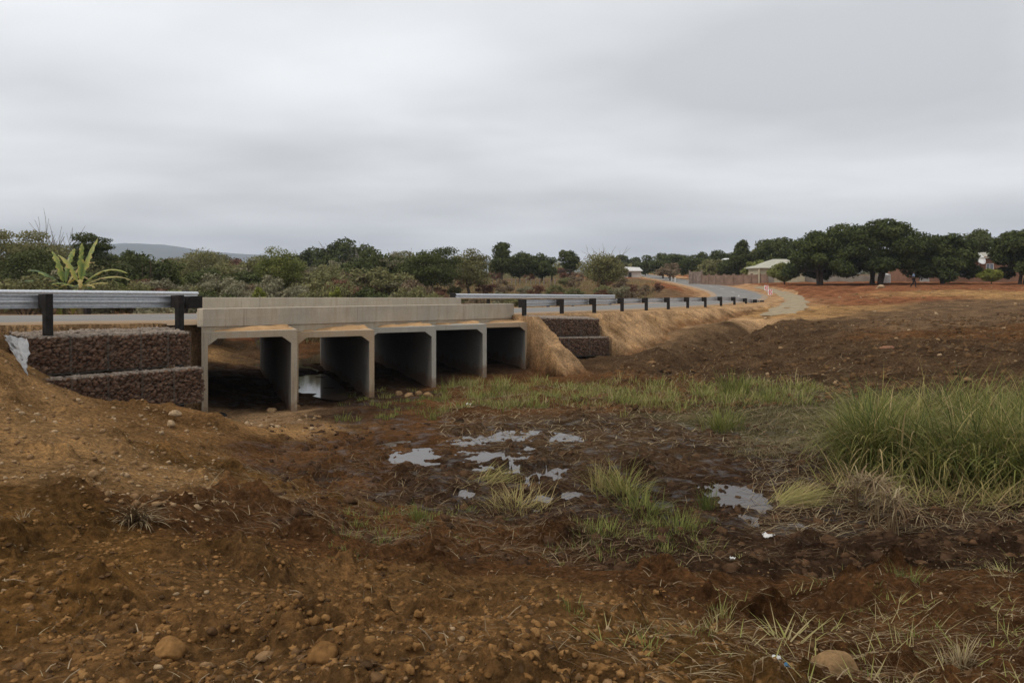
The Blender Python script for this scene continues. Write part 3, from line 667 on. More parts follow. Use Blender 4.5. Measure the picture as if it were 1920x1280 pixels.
def guardrail(name, label, s0, s1, t0, face, posts, side, group):
    """face = +1 corrugation towards +t"""
    root = empty(name, st(s0, t0, rail_z(s0, side) - 0.75)); tag(root, label, 'guardrail', group)
    ns = max(2, int((s1 - s0) / 1.9)); vs = []; fs = []; n = len(WPROF)
    for sgn, in ((0,), (1,)):
        for i in range(ns + 1):
            s_ = s0 + (s1 - s0) * i / ns; zt = rail_z(s_, side)
            for a_, b_ in WPROF: vs.append(st(s_, t0 + face * (a_ + sgn * 0.004), zt + b_))
    h = (ns + 1) * n
    for i in range(ns):
        for j in range(n - 1):
            q = (i * n + j, i * n + j + 1, (i + 1) * n + j + 1, (i + 1) * n + j)
            fs.append(q); fs.append(tuple(h + v for v in q[::-1]))
        for j in (0, n - 1): fs.append((i * n + j, (i + 1) * n + j, h + (i + 1) * n + j, h + i * n + j))
    for i in (0, ns):
        for j in range(n - 1): fs.append((i * n + j, i * n + j + 1, h + i * n + j + 1, h + i * n + j))
    m = MB(); m.add(vs, fs)
    for s_ in np.arange(s0 + 0.4, s1, 3.81):
        zt = rail_z(s_, side)
        for dz in (-0.155,):
            c_ = st(s_, t0 + face * 0.012, zt + dz); m.tube([c_, c_ + N3 * face * 0.02], 0.022, 8)
    for s_ in np.arange(s0 + 3.9, s1, 3.81):      # lap joint
        zt = rail_z(s_, side)
        for ds in (-0.1, 0.1):
            for dz in (-0.07, -0.235):
                c_ = st(s_ + ds, t0 + face * 0.083, zt + dz - 0.0 * ds); m.tube([c_, c_ + N3 * face * 0.02], 0.018, 6)
    reparent(m.build('beam', mgal, None), root)
    for s_ in posts:
        zt = rail_z(s_, side)
        x, y = st(s_, t0 - face * 0.26).xy; zg = min(gz(x, y), float(zroad(s_)) + 0.0) - 0.3
        if zt < -2.2: zt_p = zt
        m = MB(); c_ = st(s_, t0 - face * 0.285, (zt + 0.03 + zg) / 2)
        lean = random.uniform(-0.012, 0.012); hgt = (zt + 0.03 - zg) / 2
        m.box(c_, R3 * 0.085, N3 * 0.085, UP * hgt + R3 * lean * hgt)
        p_ = reparent(m.build('post', mpost, None, 0.012), root)
        m = MB(); m.box(st(s_ + lean * 0.2, t0 - face * 0.102, zt - 0.145), R3 * 0.08, N3 * 0.095, UP * 0.165)
        o = m.build('spacer_block', mpost, None, 0.01); o.parent = p_
    return root
G = 'guardrails beside the road'
r1 = guardrail('guardrail', 'galvanised guardrail on black posts, near side, above left gabion wall', -44, -17.3, 0.0, 1, [-17.9, -21.3, -25.0, -28.8, -32.6, -36.4, -40.2], -1, G)
m = MB(); m.box(st(-17.36, -0.12, rail_z(-17.36, -1) - 0.16), R3 * 0.22, N3 * 0.10, UP * 0.165 ); reparent(m.build('end_block', mpost, None, 0.012), r1)
guardrail('guardrail', 'galvanised guardrail on far side of road left of the bridge', -52, -11.75, 7.5, -1, [-12.1, -15.9, -19.7, -23.5, -27.3, -31.1, -35, -38.8, -42.6], 1, G)
ps = [0.05, 3.75, 7.5, 11.25, 15.0, 18.9, 22.8, 26.8, 30.8, 34.6, 38.2, 41.6, 44.2]
guardrail('guardrail', 'long galvanised guardrail on near side right of the bridge, thirteen black posts', 0.3, 44.6, 0.0, 1, ps, -1, G)
guardrail('guardrail', 'short galvanised guardrail on far side starting at right end of far parapet', 5.25, 27.3, 7.5, -1, [5.3, 9.1, 12.9, 16.7, 20.5, 24.3, 27.1], 1, G)

# ------------------------------------------------------------------ gabions
mst, t, b = material('gabion_stone', 0.9, 0.0)
t.links.new(mix(t, 0.5, ramp(t, attr(t, 'tint'), [(0, (0.07, 0.04, 0.027)), (0.35, (0.18, 0.095, 0.058)), (0.7, (0.15, 0.105, 0.08)), (1, (0.33, 0.21, 0.14))]), ramp(t, noise(t, 18, 4, 0.6, objco(t)), [(0.3, (0.05, 0.03, 0.02)), (0.7, (0.19, 0.11, 0.07))])), b.inputs['Base Color'])
mstp = m_noisy('dusty_stone', (0.20, 0.155, 0.12), (0.36, 0.29, 0.23), 12, 0.95, 0.5, 0.02)
mwire = m_noisy('gabion_wire', (0.12, 0.105, 0.09), (0.21, 0.19, 0.16), 30, 0.6, 0.1, 0.001, metal=0.4)
mgeo = m_noisy('geotextile', (0.20, 0.20, 0.205), (0.33, 0.325, 0.32), 3, 0.95, 0.3, 0.005)
def ico():
    p = (1 + 5 ** 0.5) / 2
    v = np.array([(-1, p, 0), (1, p, 0), (-1, -p, 0), (1, -p, 0), (0, -1, p), (0, 1, p), (0, -1, -p), (0, 1, -p), (p, 0, -1), (p, 0, 1), (-p, 0, -1), (-p, 0, 1)], float)
    v /= np.linalg.norm(v[0])
    f = [(0, 11, 5), (0, 5, 1), (0, 1, 7), (0, 7, 10), (0, 10, 11), (1, 5, 9), (5, 11, 4), (11, 10, 2), (10, 7, 6), (7, 1, 8), (3, 9, 4), (3, 4, 2), (3, 2, 6), (3, 6, 8), (3, 8, 9), (4, 9, 5), (2, 4, 11), (6, 2, 10), (8, 6, 7), (9, 8, 1)]
    return v, np.array(f)
IV, IF = ico()
def ico2():
    v = [tuple(a) for a in IV]; f = []; cache = {}
    def mid(a, b_):
        k_ = (min(a, b_), max(a, b_))
        if k_ not in cache:
            p = np.array(v[a]) + np.array(v[b_]); v.append(tuple(p / np.linalg.norm(p))); cache[k_] = len(v) - 1
        return cache[k_]
    for a, b_, c_ in IF:
        x, y, z_ = mid(a, b_), mid(b_, c_), mid(c_, a); f += [(a, x, z_), (b_, y, x), (c_, z_, y), (x, y, z_)]
    return np.array(v), np.array(f)
IV2, IF2 = ico2()
def rocks(P, S, rng, fine=False, squash=0.75, jit=0.22):
    """P (n,3) centres, S (n,) sizes -> V,F,tint"""
    iv, iff = (IV2, IF2) if fine else (IV, IF)
    n = len(P); k_ = len(iv)
    J = iv[None] * (1 + rng.normal(0, jit, (n, k_, 1)).clip(-0.4, 0.4))
    sc = np.stack([rng.uniform(0.75, 1.25, n), rng.uniform(0.75, 1.25, n), rng.uniform(0.6, 1.0, n) * squash / 0.8], 1)
    a = rng.uniform(0, 2 * np.pi, n); ca, sa = np.cos(a), np.sin(a)
    J = J * sc[:, None]
    X_ = J[..., 0] * ca[:, None] - J[..., 1] * sa[:, None]; Y_ = J[..., 0] * sa[:, None] + J[..., 1] * ca[:, None]
    Vv = np.stack([X_, Y_, J[..., 2]], -1) * S[:, None, None] + P[:, None]
    Ff = (iff[None] + (np.arange(n) * k_)[:, None, None]).reshape(-1, 3)
    return Vv.reshape(-1, 3), Ff, np.repeat(rng.uniform(0, 1, n), k_)
def gabion(p0, p1, z0a, z0b, h, depth, label, group, dusty=True):
    """p0,p1 plan of front face ends; top z at both ends"""
    p0 = Vector((*p0, 0)); p1 = Vector((*p1, 0)); d = (p1 - p0); L = d.length; d.normalize(); n = Vector((-d.y, d.x, 0))
    root = empty('gabion_basket', (p0 + p1) / 2 + UP * (min(z0a, z0b) - h)); tag(root, label, 'gabion basket', group)
    rng = np.random.default_rng(int(abs(p0.x * 1000 + p0.y * 77 + h * 5)))
    zt = lambda u: z0a + (z0b - z0a) * u / L
    m = MB()
    for u0, u1 in ((0, L),):
        vs = []
        for u_ in (u0 + 0.04, u1 - 0.04):
            for v_ in (0.06, depth - 0.04):
                for w_ in (-0.06, -h + 0.02): vs.append(p0 + d * u_ + n * v_ + UP * (zt(u_) + w_))
        m.add(vs, [(0, 1, 3, 2), (4, 6, 7, 5), (0, 4, 5, 1), (2, 3, 7, 6), (0, 2, 6, 4), (1, 5, 7, 3)])
    reparent(m.build('core', mst, None), root)
    sz = 0.046
    def face(cu, cv, cw, cnt):
        a = rng.uniform(0, 1, (cnt, 3)); U = cu[0] + (cu[1] - cu[0]) * a[:, 0]; Vv = cv[0] + (cv[1] - cv[0]) * a[:, 1]; Wv = cw[0] + (cw[1] - cw[0]) * a[:, 2]
        return U, Vv, Wv
    U, Vv, Wv = face((0.02, L - 0.02), (0.05, 0.09), (-h + 0.03, -0.05), int(L * h / (sz * sz) * 0.55))
    U2, V2, W2 = face((0.0, 0.06), (0.05, depth), (-h + 0.03, -0.05), int(depth * h / (sz * sz) * 0.4))
    U3, V3, W3 = face((L - 0.06, L), (0.05, depth), (-h + 0.03, -0.05), int(depth * h / (sz * sz) * 0.4))
    U = np.concatenate([U, U2, U3]); Vv = np.concatenate([Vv, V2, V3]); Wv = np.concatenate([Wv, W2, W3])
    base = np.array(p0)[None] + np.outer(U, d) + np.outer(Vv - 0.05 * np.sin(np.pi * np.clip(U / L, 0, 1)) * np.sin(np.pi * np.clip(-Wv / h, 0, 1)) * (Vv < .12), n); base[:, 2] = z0a + (z0b - z0a) * U / L + Wv
    Vr, Fr, tr = rocks(base, rng.uniform(0.6, 1.6, len(U)) * sz, rng)
    reparent(np_mesh('stone_fill', Vr, Fr, mst, False, {'tint': tr}), root)
    U, Vv, Wv = face((0.02, L - 0.02), (0.04, depth), (-0.06, -0.035), int(L * depth / (sz * sz) * 0.6))
    base = np.array(p0)[None] + np.outer(U, d) + np.outer(Vv, n); base[:, 2] = z0a + (z0b - z0a) * U / L + Wv + 0.10 * Vv * (depth > .8)
    Vr, Fr, tr = rocks(base, rng.uniform(0.7, 1.2, len(U)) * sz, rng)
    o = reparent(np_mesh('stone_fill', Vr, Fr, mstp if dusty else mst, False, {'tint': tr}), root)
    if dusty: o['label'] = 'dust covered stones on top'
    m = MB()
    for u_ in (0.012, L - 0.012):
        m.tube([p0 + d * u_ - n * 0.02 + UP * (zt(u_) + 0.0), p0 + d * u_ - n * 0.02 + UP * (zt(u_) - h)], 0.0045, 5)
        m.tube([p0 + d * u_ - n * 0.02 + UP * (zt(u_) + 0.0), p0 + d * u_ + n * depth + UP * (zt(u_) + 0.0)], 0.006, 5)
    for w_ in (0.0, -h):
        m.tube([p0 - n * 0.02 + UP * (zt(0) + w_), p0 + d * L - n * 0.02 + UP * (zt(L) + w_)], 0.006, 5)
    # diagonal netting
    gs = 0.17; 
    for sgn in (1, -1):
        k_ = -h
        while k_ < L + h:
            a0 = (k_, 0.0); a1 = (k_ + h, -h) if sgn > 0 else (k_, -h)
            if sgn > 0: q0, q1 = (k_, 0.0), (k_ + h, -h)
            else: q0, q1 = (k_ + h, 0.0), (k_, -h)
            # clip in u
            def cl(q0, q1):
                (ua, wa), (ub, wb) = q0, q1
                pts_ = []
                for (u1_, w1_), (u2_, w2_) in (((ua, wa), (ub, wb)),):
                    tmin, tmax = 0.0, 1.0; du = u2_ - u1_
                    for bd, sg in ((0.0, 1), (L, -1)):
                        f_ = (bd - u1_) / du
                        if (du * sg) > 0: tmin = max(tmin, f_)
                        else: tmax = min(tmax, f_)
                    if tmin < tmax: pts_ = [(u1_ + du * tmin, w1_ + (w2_ - w1_) * tmin), (u1_ + du * tmax, w1_ + (w2_ - w1_) * tmax)]
                return pts_
            c_ = cl(q0, q1)
            if len(c_) == 2: m.tube([p0 + d * a_ - n * 0.022 + UP * (zt(a_) + b_) for a_, b_ in c_], 0.0022, 3, False)
            k_ += gs
    reparent(m.build('wire_netting', mwire, None), root)
    return root
def lerp(a, b_, f): return (a[0] + (b_[0] - a[0]) * f, a[1] + (b_[1] - a[1]) * f)
ORD = ['leftmost', 'second from left', 'third from left', 'fourth from left', 'rightmost', 'extra']
fr_ = [0.0, 0.235, 0.455, 0.66, 0.84, 1.0]
for i in range(5):
    gabion(lerp(*GL, fr_[i]), lerp(*GL, fr_[i + 1]), -1.39 - 0.11 * fr_[i] - 0.02 * (i % 2), -1.39 - 0.11 * fr_[i + 1] + 0.015 * (i % 2), 0.88, 1.0, f'rust brown gabion basket, {ORD[i]} in upper row left of the bridge', 'upper gabion row left of bridge')
GL2 = [(-10.87 + 0.34, 17.2 - 0.34), (-8.5 + 0.47, 20.3 - 0.30)]
for i in range(5):
    f0, f1 = i / 5, (i + 1) / 5
    gabion(lerp(*GL2, f0), lerp(*GL2, f1), -2.31 - 0.09 * f0, -2.31 - 0.09 * f1, 0.9, 0.55, f'rust brown gabion basket, {ORD[i]} in lower half buried row left of the bridge', 'lower gabion row left of bridge')
ORD3 = ['left', 'middle', 'right']
for i in range(3):
    f0, f1 = i / 3, (i + 1) / 3
    gabion(lerp(*GR, f0), lerp(*GR, f1), -1.95 - 0.22 * f0, -1.95 - 0.22 * f1, 0.86, 1.0, f'brown gabion basket, {ORD3[i]} one in upper row right of the bridge', 'upper gabion row right of bridge')
GR2 = [(GR[0][0] + 0.32, GR[0][1] - 0.42), (GR[1][0] + 0.42, GR[1][1] - 0.42)]
for i in range(3):
    f0, f1 = i / 3, (i + 1) / 3
    gabion(lerp(*GR2, f0), lerp(*GR2, f1), -2.83 - 0.2 * f0, -2.83 - 0.2 * f1, 0.9, 0.6, f'brown gabion basket, {ORD3[i]} one in lower row right of the bridge', 'lower gabion row right of bridge')
# geotextile flap left end
def cloth(name, corners, label, nu=26, nv=26, amp=0.05, seed=0):
    c00, c10, c11, c01 = [np.array(c_) for c_ in corners]
    u, v = np.meshgrid(np.linspace(0, 1, nu), np.linspace(0, 1, nv)); u = u.ravel(); v = v.ravel()
    P = (c00[None] * ((1 - u) * (1 - v))[:, None] + c10[None] * (u * (1 - v))[:, None] + c11[None] * (u * v)[:, None] + c01[None] * ((1 - u) * v)[:, None])
    nrm = np.cross(c10 - c00, c01 - c00); nrm /= np.linalg.norm(nrm)
    dsp = amp * (np.abs(pn(u * 4 + v * 2.2, v * 3 - u, seed + 80)) * 2 + 0.5 * pn(u * 9 + v * 4, v * 6, seed + 81))
    P = P + nrm[None] * dsp[:, None]
    ii = np.arange(nu * nv).reshape(nv, nu); Qc_ = np.stack([ii[:-1, :-1], ii[:-1, 1:], ii[1:, 1:], ii[1:, :-1]], -1).reshape(-1, 4)
    o = np_mesh(name, P, Qc_, mgeo, True); md = o.modifiers.new('solid', 'SOLIDIFY'); md.thickness = 0.006
    return tag(o, label, 'fabric')
def atf(px, py, Y): return at(px, py, min(Y, float(hits([px], [py])[0][1]) - .4))
cloth('geotextile_sheet', [atf(4, 626, 16.9), atf(50, 634, 16.62), atf(49, 702, 16.62), atf(20, 655, 16.5)], 'crumpled pale grey geotextile sheet hanging at left end of gabion wall', seed=1, amp=0.09)
cloth('geotextile_sheet', [at(982, 594, 35.15), at(1010, 596, 34.9), at(1010, 628, 34.9), at(996, 620, 35.0)], 'small grey geotextile strip between fifth culvert opening and right gabions', 12, 12, 0.05, 4)

# ------------------------------------------------------------------ vegetation toolkit
def blades(P, H, Wd, ang, lean, droop, rng, segs=5, tint=None):
    """P base (n,3). returns V,Q,tint. lean = initial tilt (rad), droop = additional curvature"""
    n = len(P); k_ = segs + 1
    u = np.linspace(0, 1, k_)[None]
    tilt = lean[:, None] + droop[:, None] * u ** 1.3
    st_ = (H / segs)[:, None]
    dh = np.sin(tilt) * st_; dv = np.cos(tilt) * st_
    hx = np.cumsum(np.concatenate([np.zeros((n, 1)), dh[:, :-1]], 1), 1); vz = np.cumsum(np.concatenate([np.zeros((n, 1)), dv[:, :-1]], 1), 1)
    dx, dy = np.cos(ang)[:, None], np.sin(ang)[:, None]
    tw = rng.uniform(-0.6, 0.6, n)[:, None] * u
    wx, wy = -np.sin(ang[:, None] + tw), np.cos(ang[:, None] + tw)
    w = (Wd[:, None] / 2) * np.clip(1.05 - u ** 1.8, 0.04, 1)
    cx = P[:, 0:1] + hx * dx; cy = P[:, 1:2] + hx * dy; cz = P[:, 2:3] + vz
    Lp = np.stack([cx - wx * w, cy - wy * w, cz], -1); Rp = np.stack([cx + wx * w, cy + wy * w, cz + 0.15 * w], -1)
    V_ = np.stack([Lp, Rp], 2).reshape(n, k_ * 2, 3)
    q = np.array([[2 * i, 2 * i + 1, 2 * i + 3, 2 * i + 2] for i in range(segs)])
    Q_ = (q[None] + (np.arange(n) * k_ * 2)[:, None, None]).reshape(-1, 4)
    tint = rng.uniform(0, 1, n) if tint is None else tint
    return V_.reshape(-1, 3), Q_, np.repeat(tint, k_ * 2)

def tube_mesh(mb, p, d, L, r0, r1, rng, n=5, wob=0.1, segs=4):
    pts_ = [Vector(p)]; dd = Vector(d).normalized(); 
    for i in range(segs):
        dd = (dd + Vector((rng.normal(0, wob), rng.normal(0, wob), rng.normal(0, wob * 0.6)))).normalized()
        pts_.append(pts_[-1] + dd * (L / segs))
    mb.tube(pts_, [r0 + (r1 - r0) * i / segs for i in range(segs + 1)], n)
    return pts_, dd

def leaf_cloud(blobs, n, size, rng, outward=0.7, shell=0.55, elong=1.6, tz=0.35):
    """blobs (k,6): centre, radii"""
    blobs = np.array(blobs, float); vol = blobs[:, 3] * blobs[:, 4] * blobs[:, 5]; vol = vol ** 0.67; pr = vol / vol.sum()
    bi = rng.choice(len(blobs), n, p=pr); B = blobs[bi]
    v = rng.normal(size=(n, 3)); v /= np.linalg.norm(v, axis=1, keepdims=True)
    rad = shell + (1 - shell) * rng.uniform(0, 1, n) ** 0.6
    rad *= 1 + rng.normal(0, 0.07, n)
    C_ = B[:, :3] + v * B[:, 3:] * rad[:, None]
    nrm = v * outward + rng.normal(0, 0.6, (n, 3)); nrm[:, 2] += 0.25; nrm /= np.linalg.norm(nrm, axis=1, keepdims=True)
    a = np.cross(nrm, rng.normal(size=(n, 3))); a /= np.linalg.norm(a, axis=1, keepdims=True); b_ = np.cross(nrm, a)
    s_ = size * rng.uniform(0.6, 1.4, n)
    L_ = a * (s_ * elong / 2)[:, None]; W_ = b_ * (s_ / 2)[:, None]
    V_ = np.stack([C_ - L_, C_ + W_ * 0.8, C_ + L_, C_ - W_ * 0.8], 1).reshape(-1, 3)
    Q_ = np.arange(n * 4).reshape(n, 4)
    tn = rng.uniform(0, 1, n) * (1 - tz) + tz * rng.uniform(0, 1, len(blobs))[bi]
    return V_, Q_, np.repeat(np.clip(tn, 0, 1), 4)

mbark = m_noisy('bark', (0.05, 0.038, 0.028), (0.12, 0.09, 0.065), 8, 0.95, 0.8, 0.03)
mbark_p = m_noisy('pale_bark', (0.16, 0.14, 0.115), (0.28, 0.25, 0.21), 6, 0.95, 0.6, 0.03)
mtwig = m_noisy('dry_twig', (0.10, 0.07, 0.05), (0.20, 0.15, 0.11), 5, 0.95, 0.2, 0.01)
L_mango = m_leaf('mango_leaf', [(0.026, 0.034, 0.010), (0.045, 0.058, 0.016), (0.07, 0.085, 0.024), (0.115, 0.125, 0.036)], 0.12)
L_dark = m_leaf('dark_leaf', [(0.042, 0.052, 0.017), (0.075, 0.088, 0.028), (0.125, 0.135, 0.045)], 0.18)
L_olive = m_leaf('olive_leaf', [(0.11, 0.108, 0.045), (0.19, 0.178, 0.075), (0.27, 0.25, 0.11)], 0.22)
L_green = m_leaf('green_leaf', [(0.10, 0.115, 0.034), (0.17, 0.185, 0.052), (0.27, 0.265, 0.08)], 0.25)
L_brown = m_leaf('brown_leaf', [(0.13, 0.09, 0.055), (0.215, 0.155, 0.095), (0.30, 0.235, 0.145)], 0.15)
L_red = m_leaf('rust_leaf', [(0.11, 0.05, 0.032), (0.18, 0.09, 0.055), (0.24, 0.14, 0.085)], 0.15)
L_grey = m_leaf('grey_leaf', [(0.15, 0.14, 0.08), (0.23, 0.21, 0.125), (0.31, 0.28, 0.18)], 0.2)
L_yel = m_leaf('yellow_green_leaf', [(0.13, 0.15, 0.03), (0.22, 0.24, 0.05), (0.32, 0.30, 0.07)], 0.3)

def tree_blobs(w, h, crown_lo, rng, k=26, flat=False, cone=False, low=False):
    """lobed crown: sub-blobs over an ellipsoid of width w between heights crown_lo..h"""
    bl = []; cz = (crown_lo + h) / 2; rz = (h - crown_lo) / 2; rx = w / 2
    for i in range(k):
        v = rng.normal(size=3); v /= np.linalg.norm(v); q = rng.uniform(0.45, 0.84)
        if low: q = rng.uniform(.62, .86); v[2] = rng.uniform(-1, .9); hh_ = math.sqrt(max(0, 1 - (max(v[2], 0)) ** 2)); aa = rng.uniform(0, 6.283); v[0], v[1] = math.cos(aa) * hh_, math.sin(aa) * hh_
        elif v[2] < -0.3: v[2] *= 0.6
        c_ = np.array([v[0] * rx * q, v[1] * rx * q, cz + v[2] * rz * q])
        if cone:
            f = (c_[2] - crown_lo) / (h - crown_lo); c_[0] *= 1.15 - 0.8 * f; c_[1] *= 1.15 - 0.8 * f
        r = rng.uniform(0.2, 0.36) * min(rx, rz * 1.3)
        bl.append([*c_, r * rng.uniform(0.9, 1.4), r * rng.uniform(0.9, 1.4), r * rng.uniform(0.6, 0.95) * (0.6 if flat else 1)])
    return bl
def make_tree(name, base, w, h, crown_lo, leafm, barkm, label, group, seed, n=9000, leaf=0.16, trunks=1, flat=False, cone=False, shell=0.5, sparse=False, k=28, cat='tree', core=True, low=False):
    rng = np.random.default_rng(seed); root = empty(name, base); tag(root, label, cat, group)
    bl = tree_blobs(w, h, crown_lo, rng, k, flat, cone, low)
    if core and not sparse: bl2 = bl + [[0, 0, (crown_lo + h) / 2, w * 0.33, w * 0.33, (h - crown_lo) * 0.36]]
    else: bl2 = bl
    V_, Q_, tn = leaf_cloud(bl2, n, leaf, rng, shell=shell)
    np_mesh('crown', V_, Q_, leafm, False, {'tint': tn}, root)
    m = MB()
    for j in range(trunks):
        off = Vector((rng.uniform(-.25, .25) * w * 0.25 * (trunks > 1), rng.uniform(-.1, .1) * w * (trunks > 1), -0.25))
        tr = max(0.06, h * 0.028)
        lh = crown_lo + (h - crown_lo) * 0.25 + 0.25
        P_, dd = tube_mesh(m, off, (rng.uniform(-.15, .15), rng.uniform(-.1, .1), 1), lh, tr * 1.25, tr * 0.75, rng, 7, 0.06)
        for q in range(7):
            tb = bl[rng.integers(len(bl))]; e_ = Vector(tb[:3]); s_ = P_[-1 if q > 2 else -2]
            mid = (s_ + e_) / 2 + Vector((rng.normal(0, .15), rng.normal(0, .15), rng.uniform(0, .3)))
            m.tube([s_, mid, e_], [tr * 0.5, tr * 0.3, tr * 0.1], 5)
    m.build('trunk', barkm, root)
    return root

def copy_thing(src, loc, rz, sc=1.0, label=None):
    o = src.copy(); COL.objects.link(o); o.location = loc; o.rotation_euler = (0, 0, rz); o.scale = (sc, sc, sc) if not isinstance(sc, tuple) else sc
    if label: o['label'] = label
    for ch in src.children:
        c_ = ch.copy(); COL.objects.link(c_); c_.parent = o
    return o

def place(px, Y, z=None):
    x = (px - CX) / F * Y; return Vector((x, Y, gz(x, Y) if z is None else z))
def tree_px(name, px, ytop, wpx, Y, lo_frac, leafm, label, group, seed, **kw):
    b_ = place(px, Y); h = -(ytop - HY) / F * Y - b_.z; w = wpx / F * Y * (1 if kw.get('low') else 1.18)
    return make_tree(name, b_, w, h, h * lo_frac, leafm, kw.pop('bark', mbark), label, group, seed, **kw)

# mango trees on the right
GM = 'big dark mango trees in front of the brick house'
tree_px('mango_tree', 1541, 429, 138, 99, 0.11, L_mango, 'dense dark mango tree, leftmost of the row, beside the cream house', GM, 1, n=26000, leaf=0.22, low=True, trunks=3, k=34)
tree_px('mango_tree', 1641, 409, 192, 98, 0.11, L_mango, 'largest and tallest dark mango tree with domed crown', GM, 2, n=42000, leaf=0.22, low=True, trunks=4, k=40)
tree_px('mango_tree', 1768, 434, 112, 97, 0.11, L_mango, 'dark round mango tree in front of the brick house, right of the tallest one', GM, 3, n=26000, leaf=0.22, low=True, trunks=2, k=34)
tree_px('mango_tree', 1920, 428, 108, 93, 0.11, L_mango, 'dark mango tree cut by right edge of view', GM, 4, n=26000, leaf=0.22, low=True, trunks=2, k=34)
tree_px('mango_tree', 2060, 432, 162, 95, 0.11, L_mango, 'dark mango tree standing beyond the right edge of view', GM, 5, n=20000, leaf=0.24, k=34)
tree_px('tree', 1832, 424, 66, 126, 0.3, L_dark, 'looser grey green tree rising behind the brick house', None, 6, n=8000, leaf=0.25, shell=0.3)
# trees behind the road bend
GB = 'trees behind the boundary wall'
for i, (px, yt, w, Y, lo, lm, lab, kw) in enumerate([
    (1452, 440, 92, 128, .08, L_dark, 'broad dark tree behind left end of the cream house roof', dict(n=15000)),
    (1391, 444, 40, 132, .15, L_dark, 'tall narrow dark tree with pointed top behind the wall', dict(n=7000, cone=True)),
    (1350, 466, 62, 150, .1, L_dark, 'dark tree behind wall left of the white water tank', dict(n=8000)),
    (1293, 472, 78, 165, .06, L_dark, 'low dark tree behind left end of the boundary wall', dict(n=9000)),
    (1243, 470, 78, 175, .06, L_dark, 'dark rounded tree behind the brown thorn bush', dict(n=9000)),
    (1330, 482, 60, 140, .02, L_olive, 'low olive tree overhanging the boundary wall', dict(n=6000)),
    (1380, 480, 66, 136, .02, L_dark, 'low dark tree directly behind middle of the boundary wall', dict(n=8000)),
    (1420, 486, 44, 122, .02, L_green, 'small fresh green tree left of the cream house', dict(n=4500)),
    (1410, 462, 40, 140, .1, L_olive, 'olive tree right of the tall narrow tree', dict(n=5000)),
    (1210, 487, 32, 210, .05, L_dark, 'small dark tree right of the tin roofed shed', dict(n=4000)),
    (1190, 478, 26, 260, .2, L_dark, 'small distant tree, right one of the pair above the tin roofed shed', dict(n=3500)),
    (1166, 477, 26, 260, .2, L_dark, 'small distant tree, left one of the pair above the tin roofed shed', dict(n=3500)),
    ]):
    tree_px('tree', px, yt, w, Y, lo, lm, lab, GB, 20 + i, leaf=0.26 if Y < 180 else 0.4, **kw)
tree_px('thorn_bush', 1256, 488, 56, 150, .05, L_brown, 'rounded brown thorn bush beside the far road', None, 40, n=3500, leaf=0.2, shell=0.2, sparse=True, cat='bush')
tree_px('bush', 1472, 490, 52, 106, .02, L_green, 'bright green bush in front of the cream house', None, 41, n=7000, leaf=0.16, cat='bush')
tree_px('bush', 1858, 503, 44, 92, .02, L_yel, 'yellow green hedge bush under window of the brick house', None, 42, n=4500, leaf=0.13, cat='bush')
# middle distance trees on the far side of the road
GC = 'trees beyond the scrub'
for i, (px, yt, w, Y, lo, lm, lab, kw) in enumerate([
    (1070, 461, 38, 132, .12, L_dark, 'dark egg shaped tree standing alone right of the tree row', dict(n=6000)),
    (941, 453, 52, 118, .1, L_dark, 'pointed dark tree at left end of the dark tree row', dict(n=6500, cone=True)),
    (975, 472, 60, 122, .06, L_dark, 'dark tree in row, second from the pointed one', dict(n=7000)),
    (1015, 475, 60, 124, .06, L_dark, 'dark tree in row, at its right end', dict(n=7000)),
    (810, 456, 140, 72, .08, L_dark, 'wide flat topped dark acacia behind the bridge', dict(n=14000, flat=True, leaf=0.12, shell=0.3)),
    (880, 460, 90, 76, .05, L_olive, 'olive flat topped acacia right of the wide dark one', dict(n=8000, flat=True, leaf=0.12, shell=0.3)),
    (745, 462, 50, 74, .45, L_grey, 'thin sparse acacia with open umbrella top', dict(n=1800, flat=True, leaf=0.10, shell=0.2, core=False)),
    (704, 478, 40, 92, .1, L_dark, 'small dark round tree left of the flat acacias', dict(n=5000)),
    (522, 461, 92, 62, .05, L_green, 'feathery yellow green willow like tree behind left half of the bridge', dict(n=11000, leaf=0.10, shell=0.25)),
    (1130, 474, 84, 88, .05, L_olive, 'rounded olive brown bush tree left of the road bend', dict(n=8000, leaf=0.13, shell=0.25)),
    (20, 421, 200, 56, .1, L_olive, 'tall olive brown acacia at left edge of view', dict(n=17000, flat=True, leaf=0.11, shell=0.25)),
    (-130, 415, 180, 54, .1, L_olive, 'tall olive acacia beyond the left edge of view', dict(n=10000, leaf=0.12, shell=0.25)),
    (168, 430, 92, 62, .15, L_dark, 'dark acacia rising behind the banana plants', dict(n=9000, leaf=0.12, shell=0.3, flat=True)),
    (60, 455, 130, 50, .05, L_dark, 'dark bushy tree left of the banana plants', dict(n=9000, leaf=0.11, shell=0.3)),
    (372, 468, 110, 68, .05, L_olive, 'broad olive thorn tree above left end of the bridge', dict(n=9000, leaf=0.11, shell=0.25)),
    ]):
    kw.setdefault('leaf', 0.2)
    tree_px('tree', px, yt, w, Y, lo, lm, lab, GC, 60 + i, **kw)
